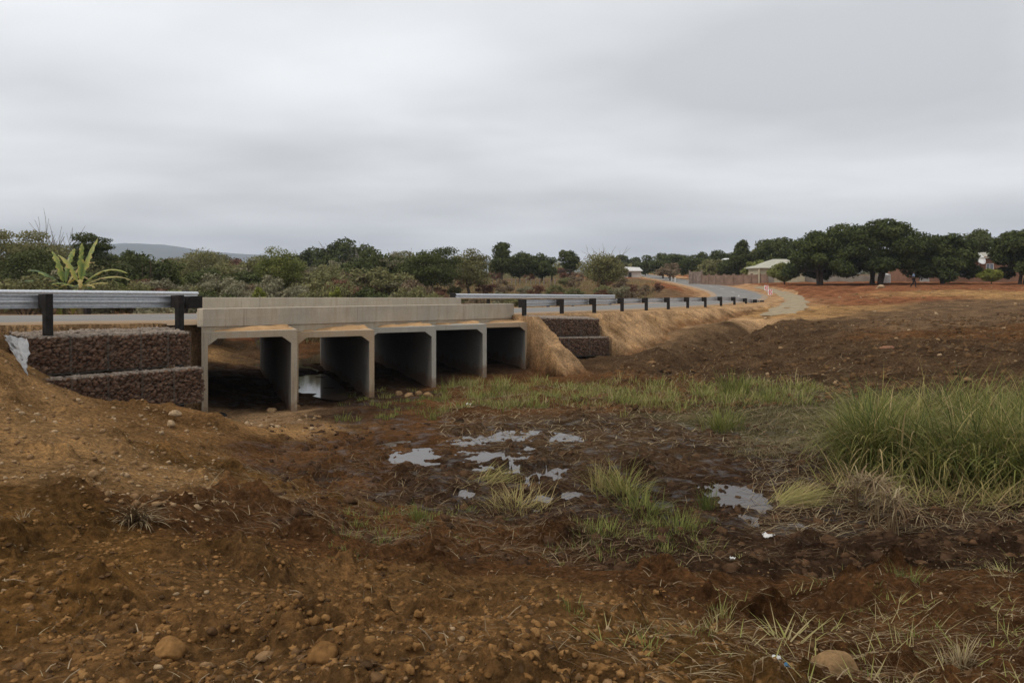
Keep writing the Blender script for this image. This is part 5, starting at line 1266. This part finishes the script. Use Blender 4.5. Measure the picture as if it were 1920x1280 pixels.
def stone(px, py, Y, size, label, mat, group=None, seed=0, sq=.7, name='stone', cat='stone', tint=.5, sink=.3):
    r = np.random.default_rng(seed); c_ = hit(px, py); z_ = c_.z
    iv, iff = IV2, IF2
    v = iv.copy(); f = iff.copy()
    # one more subdivision by midpoint
    me = bpy.data.meshes.new(name)
    sc = np.array([r.uniform(.95, 1.3), r.uniform(.75, 1.0), sq])
    # facet the stone with random cutting planes, then soften
    for _ in range(9):
        n_ = r.normal(size=3); n_ /= np.linalg.norm(n_); h_ = r.uniform(.62, .9); dd = v @ n_; v = v - np.outer(np.clip(dd - h_, 0, None), n_)
    v = v * sc * size
    a = r.uniform(0, 6.28); v = np.stack([v[:, 0] * math.cos(a) - v[:, 1] * math.sin(a), v[:, 0] * math.sin(a) + v[:, 1] * math.cos(a), v[:, 2]], 1)
    o = np_mesh(name, v, f, mat, True, {'tint': np.full(len(v), tint)}); o.location = (c_.x, c_.y, z_ + size * sq * (1 - 2 * sink) * .6)
    md = o.modifiers.new('sub', 'SUBSURF'); md.levels = 2; md.render_levels = 2
    tx_ = bpy.data.textures.new('rock_relief', 'CLOUDS'); tx_.noise_scale = size * .5; tx_.noise_depth = 4
    dm = o.modifiers.new('disp', 'DISPLACE'); dm.texture = tx_; dm.strength = size * .22; dm.mid_level = .5
    return tag(o, label, cat, group)
m_bould = m_rock('boulder', [(.20, .125, .06), (.25, .16, .08)])
stone(1568, 1240, 4.15, .13, 'large tan boulder half buried at bottom right', m_bould, seed=1, name='boulder', sq=.75)
stone(318, 1218, 3.35, .09, 'big brown clod in left foreground', m_clod, seed=2, name='soil_clod', cat='clod', tint=.6)
stone(606, 1240, 3.2, .085, 'reddish brown clod at bottom left of centre', m_clod, seed=3, name='soil_clod', cat='clod', tint=.3)
stone(387, 1226, 3.35, .028, 'small upright yellowish stone in left foreground', m_peb, seed=4, tint=.4, sq=1.2)
stone(495, 1220, 3.4, .04, 'flat yellowish stone in left foreground', m_peb, seed=5, tint=.25)
stone(175, 903, 7.6, .075, 'pale rounded stone on the left bank above dead grass clump', m_peb, seed=6, tint=.5)
stone(245, 900, 7.8, .04, 'small pale stone right of the rounded one', m_peb, seed=7, tint=.5)
stone(102, 852, 8.9, .075, 'flat pale stone on the left bank', m_peb, seed=8, tint=.6, sq=.45)
stone(328, 780, 16.5, .13, 'cream stone, upper one of the pair below gabions', m_peb, seed=9, tint=.9)
stone(320, 800, 15.8, .12, 'cream stone, lower one of the pair below gabions', m_peb, seed=10, tint=.8)
stone(416, 782, 20.2, .17, 'black rock lying in front of first opening', m_noisy('black_rock', (.012, .012, .012), (.03, .03, .03), 8), seed=11, tint=.5)
stone(510, 772, 20.9, .17, 'tan stone at mouth of first opening', m_peb, seed=12, tint=.6)
stone(553, 765, 21.5, .17, 'orange stone at foot of the first dividing wall', m_peb, seed=13, tint=.1)
for i, px in enumerate((748, 767, 785, 803)):
    stone(px, 740 + (i % 2) * 4, 25.3 - .2 * i, .17, f'tan stone in front of third opening, {ORD[i]}' if i < 3 else 'tan stone in front of third opening, rightmost', m_peb, 'stones in front of third opening', seed=20 + i, tint=.4)
stone(1222, 683, 33.2, .2, 'orange stone on the dark slope', m_peb, seed=30, tint=.1)
stone(1660, 651, 33, .42, 'flat reddish slab on the dark slope', m_rock('red_slab', [(.2, .1, .06), (.24, .13, .08)]), seed=31, sq=.3)
stone(1455, 1158, 5.7, .05, 'reddish stone above the boulder', m_clod, seed=32, tint=1)
stone(1652, 540, 84, .5, 'pale stone on the red ridge', m_peb, seed=33, tint=1)
# litter
mlit = m_noisy('white_plastic', (.5, .48, .45), (.68, .66, .62), 12, .5, .2, .005); mblu = m_noisy('blue_plastic', (.01, .08, .16), (.03, .16, .3), 20, .35, .2, .005)
def litter(px, py, Y, sz, mat, label, seed, name='litter', cat='litter'):
    r = np.random.default_rng(seed); c_ = hit(px, py); z_ = c_.z + .012
    n = 9; u, v = np.meshgrid(np.linspace(-1, 1, n), np.linspace(-1, 1, n)); u = u.ravel(); v = v.ravel()
    edge = 1 + .25 * pn(u * 1.7 + seed, v * 1.7, seed)
    P = np.stack([c_.x + u * sz * edge, c_.y + v * sz * .7 * edge, z_ + sz * (.35 + .6 * pn(u * 1.8, v * 1.8 + seed, 3) + .2 * np.abs(pn(u * 5, v * 5, 7 + seed)))], 1)
    ii = np.arange(n * n).reshape(n, n); Q_ = np.stack([ii[:-1, :-1], ii[:-1, 1:], ii[1:, 1:], ii[1:, :-1]], -1).reshape(-1, 4)
    o = np_mesh(name, P, Q_, mat, True); md = o.modifiers.new('s', 'SOLIDIFY'); md.thickness = .002; return tag(o, label, cat)
litter(1440, 1010, 10.9, .075, mlit, 'white scrap of plastic below the largest puddle', 1)
litter(1547, 1017, 10.6, .035, mlit, 'small white scrap right of the larger one', 2)
litter(1468, 1243, 4.2, .028, mblu, 'blue crumpled wrapper left of the boulder', 3)
litter(1456, 1236, 4.25, .022, mlit, 'white scrap touching the blue wrapper', 4)
litter(1477, 1268, 3.95, .024, mlit, 'white crumpled scrap at bottom edge', 5)
litter(880, 762, 22.5, .09, mlit, 'white scrap in grass below fourth opening', 6)
litter(1375, 1055, 9.0, .04, mlit, 'grey white scrap among straw', 7)

# ------------------------------------------------------------------ houses, wall, signs, person
m_brick, t, b = material('brick', .95, .15); oc = objco(t)
bk = N(t, 'ShaderNodeTexBrick'); bk.inputs['Scale'].default_value = 1; bk.inputs['Brick Width'].default_value = .23; bk.inputs['Row Height'].default_value = .08; bk.inputs['Mortar Size'].default_value = .01
bk.inputs['Color1'].default_value = (.27, .115, .06, 1); bk.inputs['Color2'].default_value = (.2, .09, .05, 1); bk.inputs['Mortar'].default_value = (.2, .15, .11, 1)
mpn = N(t, 'ShaderNodeMapping'); mpn.inputs['Rotation'].default_value = (math.pi / 2, 0, 0); t.links.new(oc, mpn.inputs[0]); t.links.new(mpn.outputs[0], bk.inputs['Vector'])
t.links.new(mix(t, .45, bk.outputs['Color'], ramp(t, noise(t, .8, 5, .6, oc), [(.3, (.13, .08, .055)), (.7, (.33, .2, .13))])), b.inputs['Base Color'])
m_cream = m_noisy('cream_plaster', (.42, .37, .25), (.52, .47, .33), 1.5, .9, .1)
m_sheet = m_noisy('weathered_sheet_roof', (.28, .26, .22), (.42, .39, .32), 1.2, .7, .2)
m_white = m_noisy('white_paint', (.6, .6, .58), (.75, .75, .72), 3, .6, .1)
m_dark = m_noisy('dark_opening', (.015, .015, .015), (.03, .03, .03), 3, .4, .1)
m_glass, t, b = material('window_glass', .08, .6); b.inputs['Base Color'].default_value = (.16, .19, .22, 1)
def hbox(m, x0, x1, y0, y1, z0, z1): m.box(((x0 + x1) / 2, (y0 + y1) / 2, (z0 + z1) / 2), ((x1 - x0) / 2, 0, 0), (0, (y1 - y0) / 2, 0), (0, 0, (z1 - z0) / 2))
def window(root, x, y, z0, w, h, fm=m_white):
    m = MB()
    for a, b_ in ((x - w / 2, x - w / 2 + .06), (x + w / 2 - .06, x + w / 2), (x - .03, x + .03)): hbox(m, a, b_, y - .05, y + .02, z0, z0 + h)
    hbox(m, x - w / 2 + .06, x + w / 2 - .06, y - .05, y + .02, z0, z0 + .06); hbox(m, x - w / 2 + .06, x + w / 2 - .06, y - .05, y + .02, z0 + h - .06, z0 + h)
    f = m.build('window', fm, root); m = MB(); hbox(m, x - w / 2 + .05, x + w / 2 - .05, y - .03, y - .01, z0 + .05, z0 + h - .05); m.build('pane', m_glass, f)
# brick house: spans px 1700..1900 at Y=112
Yh = 112; zb = -1.35; s1 = Yh / F
root = empty('brick_house', (0, 0, 0)); tag(root, 'unplastered red brick house behind the mango trees', 'house'); 
X = lambda px: (px - CX) * s1
Zy = lambda py: -(py - HY) * s1
root.location = (X(1790), Yh, zb); ox, oz = X(1790), zb
m = MB(); hbox(m, X(1700) - ox, X(1818) - ox, 0, 6, -.5, Zy(493) - oz); m.build('wall', m_brick, root)
m = MB(); hbox(m, X(1818) - ox + .003, X(1905) - ox, -1.2, 5.4, -.5, Zy(481) - oz); m.build('wall', m_brick, root)
m = MB(); m.box(((X(1700) + X(1818)) / 2 - ox, 3, Zy(490) - oz), ((X(1818) - X(1700)) / 2 + .2, 0, 0), (0, 3.5, .5), (0, 0, .06)); m.build('roof', m_sheet, root)
m = MB(); m.box(((X(1816) + X(1910)) / 2 - ox, 2.1, Zy(478) - oz), ((X(1910) - X(1814)) / 2, 0, .15), (0, 3.8, .4), (0, 0, .07)); m.build('roof', m_sheet, root)
window(root, X(1846) - ox, -1.21, Zy(518) - oz, 1.1, 1.85)
window(root, X(1796) - ox, -.01, Zy(516) - oz, 1.2, 1.0)
m = MB(); hbox(m, X(1724) - ox, X(1742) - ox, -.08, -.005, -.1, Zy(501) - oz); m.build('door', m_noisy('sheet_metal_door', (.3, .29, .27), (.42, .4, .38), 2), root)
m = MB(); hbox(m, X(1767) - ox, X(1775) - ox, -.08, -.005, -.1, Zy(503) - oz); m.build('door', m_dark, root)
# satellite dish
dish = empty('satellite_dish', (X(1822), Yh - 1.8, Zy(487))); tag(dish, 'white satellite dish at corner of the brick house', 'satellite dish')
m = MB(); n_ = 20; vs = [(0, 0, 0)]; fs = []
for k_ in range(1, 4):
    for j in range(n_): a = 2 * math.pi * j / n_; r_ = .9 * k_ / 3; vs.append((r_ * math.cos(a), -.25 * (r_ / .9) ** 2, r_ * math.sin(a)))
for j in range(n_): fs.append((0, 1 + j, 1 + (j + 1) % n_))
for k_ in range(2):
    for j in range(n_): fs.append((1 + k_ * n_ + j, 1 + (k_ + 1) * n_ + j, 1 + (k_ + 1) * n_ + (j + 1) % n_, 1 + k_ * n_ + (j + 1) % n_))
m.add(vs, fs); o = m.build('reflector', m_white, dish, smooth=True); o.rotation_euler = (-.5, 0, .35); md = o.modifiers.new('s', 'SOLIDIFY'); md.thickness = .02
m = MB(); m.tube([(0, 0, 0), (0, .1, -1.0), (0, .15, -2.6)], .04, 6); m.build('pole', mgal, dish)
# white cloth / tank under the trees
root = empty('water_tank', (at(1658, 520, 106).x, 106, -1.2)); tag(root, 'white tank under the tallest mango tree', 'tank')
m = MB(); m.tube([(0, 0, -.1), (0, 0, 1.2), (0, 0, 1.35)], [.8, .8, .35], 16); m.build('barrel', m_white, root); m = MB(); m.tube([(0, 0, 1.352), (0, 0, 1.42)], [.25, .25], 12); m.build('lid', m_white, root)
# cream house px 1422..1505, Y=115
Yh = 116; s1 = Yh / F
root = empty('cream_house', (X(1465), Yh, -1.2)); tag(root, 'cream house with pale hipped roof behind green bush', 'house'); ox, oz = X(1465), -1.2
m = MB(); hbox(m, X(1424) - ox, X(1509) - ox, 0, 6, -.6, Zy(502) - oz); m.build('wall', m_cream, root)
m = MB(); x0, x1 = X(1420) - ox, X(1512) - ox; ze = Zy(502) - oz + .01; zt = Zy(485) - oz; rx0, rx1 = X(1462) - ox, X(1488) - ox
m.add([(x0, -.35, ze), (x1, -.35, ze), (x1, 6.8, ze), (x0, 6.8, ze), (rx0, 3, zt), (rx1, 3, zt), (x0, -.35, ze - .12), (x1, -.35, ze - .12), (x1, 6.8, ze - .12), (x0, 6.8, ze - .12)],
      [(0, 1, 5, 4), (1, 2, 5), (2, 3, 4, 5), (3, 0, 4), (6, 7, 1, 0), (7, 8, 2, 1), (8, 9, 3, 2), (9, 6, 0, 3), (9, 8, 7, 6)]); m.build('roof', m_noisy('pale_tile', (.34, .33, .27), (.46, .44, .36), 2, .8, .2), root)
window(root, X(1448) - ox, -.01, Zy(517) - oz, .9, .9)
m = MB(); hbox(m, X(1421.5) - ox, X(1423.5) - ox, -.3, -.1, -.6, ze - .12); m.build('column', m_cream, root)
# tin roofed shed px 1165..1203, Y=190
Yh = 190; s1 = Yh / F
root = empty('shed', (X(1184), Yh, -.4)); tag(root, 'low shed with pale tin roof beside far end of the road', 'shed'); ox, oz = X(1184), -.4
m = MB(); hbox(m, X(1168) - ox, X(1202) - ox, 0, 5, -.6, Zy(508) - oz); m.build('wall', m_noisy('pale_plaster', (.4, .36, .32), (.52, .48, .43), 1), root)
m = MB(); zc = Zy(508) - oz + .02
m.add([(X(1163) - ox, -.5, zc), (X(1205) - ox, -.5, zc), (X(1203) - ox, 5.5, zc + .4), (X(1165) - ox, 5.5, zc + .4), (X(1176) - ox, 2.5, Zy(500) - oz), (X(1202) - ox, 2.5, Zy(501) - oz)], [(0, 1, 5, 4), (1, 2, 5), (2, 3, 4, 5), (3, 0, 4)])
o = m.build('roof', m_noisy('tin_roof', (.5, .48, .45), (.62, .6, .57), 1, .5, .1), root); md = o.modifiers.new('s', 'SOLIDIFY'); md.thickness = .06
m = MB(); hbox(m, X(1178) - ox, X(1184) - ox, -.06, -.005, -.5, Zy(511) - oz); m.build('door', m_dark, root)
# white tank tower behind the wall
Yh = 140; s1 = Yh / F
root = empty('water_tank', (X(1363), Yh, Zy(492))); tag(root, 'white water tank rising between trees behind the wall', 'tank')
m = MB(); m.tube([(0, 0, 0), (0, 0, .55), (0, 0, .75)], [1.0, 1.0, .4], 16); m.build('barrel', m_white, root)
m = MB()
for a, b_ in ((-.7, -.7), (.7, -.7), (-.7, .7), (.7, .7)): hbox(m, a - .07, a + .07, b_ - .07, b_ + .07, -3.6, -.02)
m.build('stand', mgal, root)
# boundary wall along the bend
m_wall = m_noisy('mud_brick_wall', (.17, .11, .08), (.28, .19, .14), 1.2, .95, .4, .02)
root = empty('boundary_wall', at(1370, 528, 118)); tag(root, 'long brown block boundary wall behind the road bend', 'wall')
def wall_seg(m, a, b_, h0, thick=.1):
    d = (b_ - a); d.z = 0; n = Vector((-d.y, d.x, 0)).normalized() * thick
    vs = []
    for p_, z0 in ((a, a.z), (b_, b_.z)): vs += [p_ - n - UP * .6, p_ + n - UP * .6, p_ + n + UP * h0, p_ - n + UP * h0]
    m.add(vs, [(0, 1, 2, 3), (7, 6, 5, 4), (0, 4, 5, 1), (1, 5, 6, 2), (2, 6, 7, 3), (3, 7, 4, 0)])
m = MB(); wp = [at(1316, 530, 126), at(1352, 530, 122), at(1400, 530, 118), at(1438, 529, 115)]
for a, b_ in zip(wp[:-1], wp[1:]): wall_seg(m, a, b_, 1.2)
reparent(m.build('panel', m_wall, None), root)
m = MB()
for f in np.linspace(0, 1, 9):
    q = f * 3; i = min(2, int(q)); p_ = wp[i].lerp(wp[i + 1], q - i); m.box(p_ + UP * .4, (.16, 0, 0), (0, .16, 0), (0, 0, 1.0))
reparent(m.build('pier', m_wall, None), root)
root = empty('yard_wall', at(1620, 526, 118)); tag(root, 'low grey brown wall seen between mango trunks', 'wall'); m = MB(); wall_seg(m, at(1438, 528, 116), at(1700, 527, 118), .9); reparent(m.build('panel', m_noisy('grey_wall', (.25, .22, .18), (.36, .33, .27), 1), None), root)
root = empty('gate', at(1305, 528, 128)); tag(root, 'rusty sheet metal gate at left end of the boundary wall', 'gate')
mgate = m_noisy('rusty_sheet', (.16, .11, .085), (.30, .24, .2), 2)
for i in range(2):
    m = MB(); a = at(1294 + i * 11, 529, 129 - i); b_ = at(1304.4 + i * 11, 529, 128 - i); wall_seg(m, a, b_, 1.75, .03); g_ = reparent(m.build('gate_leaf', mgate, None), root)
m = MB()
for px in (1293, 1315.5): p_ = at(px, 529, 128); m.box(p_ + UP * .7, (.12, 0, 0), (0, .12, 0), (0, 0, 1.3))
reparent(m.build('post', mgate, None), root)
# thatched shelter
root = empty('shelter', place(1052, 125)); tag(root, 'dark roofed open shelter below the egg shaped tree', 'shelter')
m = MB(); m.box((0, 0, 2.0), (1.8, 0, .12), (0, 1.5, 0), (0, 0, .09)); m.build('roof', m_noisy('dark_tin', (.05, .04, .035), (.09, .075, .06), 2), root)
for a in (-1.5, 1.5):
    for b_ in (-1.2, 1.2): m = MB(); m.tube([(a, b_, -.3), (a, b_, 2.0)], .07, 6); m.build('post', mbark, root)
# field fence posts in front of dark tree row
root = empty('pole_fence', place(960, 100)); tag(root, 'rough pole fence along the dry field', 'fence'); rgx = np.random.default_rng(8)
for px in range(905, 1050, 9):
    p_ = place(px + rgx.uniform(-2, 2), 103); m = MB(); m.tube([p_ - UP * .3, p_ + UP * rgx.uniform(.9, 1.3) + Vector((rgx.normal(0, .06), 0, 0))], [.07, .05], 6); reparent(m.build('post', mbark_p, None), root)
m = MB(); pts_ = [place(px, 103.02) + UP * .85 for px in range(903, 1050, 12)]; m.tube(pts_, .02, 4); pts_ = [place(px, 103.02) + UP * .45 for px in range(903, 1050, 12)]; m.tube(pts_, .02, 4); reparent(m.build('rail', mbark, None), root)

# chevron signs
m_redp = m_noisy('sign_red', (.5, .02, .03), (.6, .03, .04), 5, .4, .05, .001); m_whp = m_noisy('sign_white', (.72, .72, .7), (.8, .8, .78), 5, .4, .05, .001)
def chevron_sign(px, py, Y, label):
    b_ = place(px, Y); zc = -(py - HY) / F * Y - b_.z
    root = empty('chevron_sign', b_, math.atan2(-b_.x, b_.y) * 1.0 + .15); tag(root, label, 'road sign', 'chevron signs at the bend')
    m = MB(); m.tube([(0, .05, -.3), (0, .05, zc + .25)], .035, 8); m.build('post', mgal, root)
    m = MB(); hbox(m, -.32, .32, -.005, .015, zc - .32, zc + .32); bd = m.build('board', m_whp, root); root.scale = (.75, .75, .95)
    m = MB()
    def band(xo):
        w_ = .14; vs = [(xo, zc + .3), (xo + w_, zc + .3), (xo - .16 + w_, zc), (xo - .16, zc)]
        vs2 = [(xo - .16, zc), (xo - .16 + w_, zc), (xo + w_, zc - .3), (xo, zc - .3)]
        for q in (vs, vs2):
            m.add([(a, -.009, c_) for a, c_ in q] + [(a, -.0055, c_) for a, c_ in q], [(0, 1, 2, 3), (7, 6, 5, 4), (0, 4, 5, 1), (1, 5, 6, 2), (2, 6, 7, 3), (3, 7, 4, 0)])
    band(-.08); band(.17); o = m.build('chevron', m_redp, bd)
chevron_sign(1437, 539, 96, 'red and white chevron sign at the bend, upper left one')
chevron_sign(1444, 547, 86, 'red and white chevron sign at the bend, lower right one')
# roadside marker stones
for i, (px, Y) in enumerate(((1255, 148), (1262, 140))):
    b_ = place(px + 4, Y); root = empty('marker_post', b_); tag(root, 'small pale marker post at the far roadside, ' + ('left one' if i == 0 else 'right one'), 'marker post'); m = MB(); m.tube([(0, 0, -.2), (0, 0, .75), (0, 0, .82)], [.11, .1, .05], 8); m.build('shaft', m_white, root)

# person walking
def person(px, Y, rz, label):
    b_ = place(px, Y); root = empty('person', b_ , rz); tag(root, label, 'person')
    J = {'pel': (0, 0, .95), 'wai': (0, 0, 1.1), 'che': (0, -.01, 1.3), 'nec': (0, -.01, 1.47), 'hdb': (0, -.02, 1.56), 'hdt': (0, -.02, 1.68),
         'ls': (.17, 0, 1.42), 'le': (.23, .08, 1.16), 'lw': (.22, -.04, .94), 'lh': (.22, -.08, .86), 'rs': (-.17, 0, 1.42), 're': (-.23, -.04, 1.15), 'rw': (-.2, -.2, 1.0), 'rh': (-.2, -.25, .95),
         'lk': (.09, -.2, .55), 'la': (.09, -.2, .09), 'lt': (.09, -.36, .03), 'lhp': (.09, 0, .92), 'rhp': (-.09, 0, .92), 'rk': (-.09, .05, .52), 'ra': (-.09, .3, .16), 'rt': (-.09, .24, .02)}
    E = [('pel', 'wai', .13, .12), ('wai', 'che', .12, .15), ('che', 'nec', .15, .06), ('nec', 'hdb', .055, .085), ('hdb', 'hdt', .09, .07), ('che', 'ls', .1, .065), ('ls', 'le', .055, .042), ('le', 'lw', .04, .028), ('lw', 'lh', .03, .03),
         ('che', 'rs', .1, .065), ('rs', 're', .055, .042), ('re', 'rw', .04, .028), ('rw', 'rh', .03, .03), ('pel', 'lhp', .12, .09), ('lhp', 'lk', .088, .058), ('lk', 'la', .055, .038), ('la', 'lt', .04, .032), ('pel', 'rhp', .12, .09), ('rhp', 'rk', .088, .058), ('rk', 'ra', .055, .038), ('ra', 'rt', .04, .032)]
    def skin(name, edges, mat, grow_=0):
        ks = []; rad = {}
        for a, c_, r0, r1 in edges:
            for k_, r_ in ((a, r0), (c_, r1)):
                if k_ not in ks: ks.append(k_)
                rad[k_] = max(rad.get(k_, 0), r_ + grow_)
        me = bpy.data.meshes.new(name); me.from_pydata([J[k_] for k_ in ks], [(ks.index(a), ks.index(c_)) for a, c_, *_ in edges], []); me.materials.append(mat)
        o = bpy.data.objects.new(name, me); COL.objects.link(o); o.parent = root
        sm = o.modifiers.new('skin', 'SKIN'); sm.use_smooth_shade = True
        for i, k_ in enumerate(ks): me.skin_vertices[0].data[i].radius = (rad[k_], rad[k_] * .85)
        me.skin_vertices[0].data[0].use_root = True
        ss = o.modifiers.new('sub', 'SUBSURF'); ss.levels = 1; ss.render_levels = 1
        return o
    skin('body', E, m_noisy('skin', (.06, .035, .022), (.09, .05, .032), 10, .6, .05, .001))
    skin('shirt', [('wai', 'che', .13, .16), ('che', 'ls', .11, .08), ('che', 'rs', .11, .08), ('ls', 'le', .07, .055), ('rs', 're', .07, .055)], m_noisy('blue_cloth', (.12, .17, .24), (.2, .26, .34), 10), .012)
    skin('trousers', [('pel', 'lhp', .14, .1), ('pel', 'rhp', .14, .1), ('lhp', 'lk', .1, .07), ('rhp', 'rk', .1, .07), ('lk', 'la', .065, .055), ('rk', 'ra', .065, .055)], m_noisy('dark_cloth', (.02, .016, .016), (.04, .03, .03), 10), .01)
person(1713, 82, 1.2, 'person in light blue shirt and dark trousers walking on the red ground')

# ------------------------------------------------------------------ hills
m_hill = m_noisy('hill_woodland', (.035, .045, .028), (.07, .075, .045), .02, .95, .3, 2)
hx = np.linspace(-1.3, 1.3, 400); hy = np.linspace(0, 1, 30)
tops = np.interp(hx * F + CX, [-900, -200, 0, 180, 245, 300, 380, 470, 600, 700, 800, 1100, 1500, 2000, 2800], [474, 462, 456, 452, 450, 455, 467, 474, 479, 480, 485, 492, 497, 499, 497])
VH = []
for j, v in enumerate(hy):
    for i, u_ in enumerate(hx):
        Y = 3000 + 1600 * v; Zt = (HY - tops[i]) / F * 4000
        Z_ = Zt * math.sin(v * math.pi * .5) ** .8 * (1 + .0) + 2
        VH.append((u_ * Y, Y, Z_))
VH = np.array(VH); w = np.repeat(hy, 400)
VH[:, 2] += 16 * fbm(VH[:, 0] / 450, VH[:, 1] / 450, 4, 12) * np.minimum(1, w * 3) + 3 * fbm(VH[:, 0] / 60, VH[:, 1] / 60, 3, 13) * np.minimum(1, w * 3)
VH = np.vstack([VH, VH[-400:] + np.array([0, 800, -400])])
ii = np.arange(31 * 400).reshape(31, 400); QH = np.stack([ii[:-1, :-1], ii[:-1, 1:], ii[1:, 1:], ii[1:, :-1]], -1).reshape(-1, 4)
tag(np_mesh('hills', VH, QH, m_hill, True), kind='structure')

# ------------------------------------------------------------------ haze
mh = bpy.data.materials.new('haze'); mh.use_nodes = True; t = mh.node_tree; t.nodes.clear()
oo = t.nodes.new('ShaderNodeOutputMaterial'); pv = t.nodes.new('ShaderNodeVolumePrincipled')
pv.inputs['Color'].default_value = (.78, .86, 1.0, 1); pv.inputs['Density'].default_value = 0.0002; pv.inputs['Anisotropy'].default_value = 0.0
t.links.new(pv.outputs[0], oo.inputs['Volume'])
m = MB(); hbox(m, -6500, 6500, -4400, 5500, -420, 260); tag(m.build('haze', mh), 'pale grey haze over the far plain', 'haze', kind='stuff')
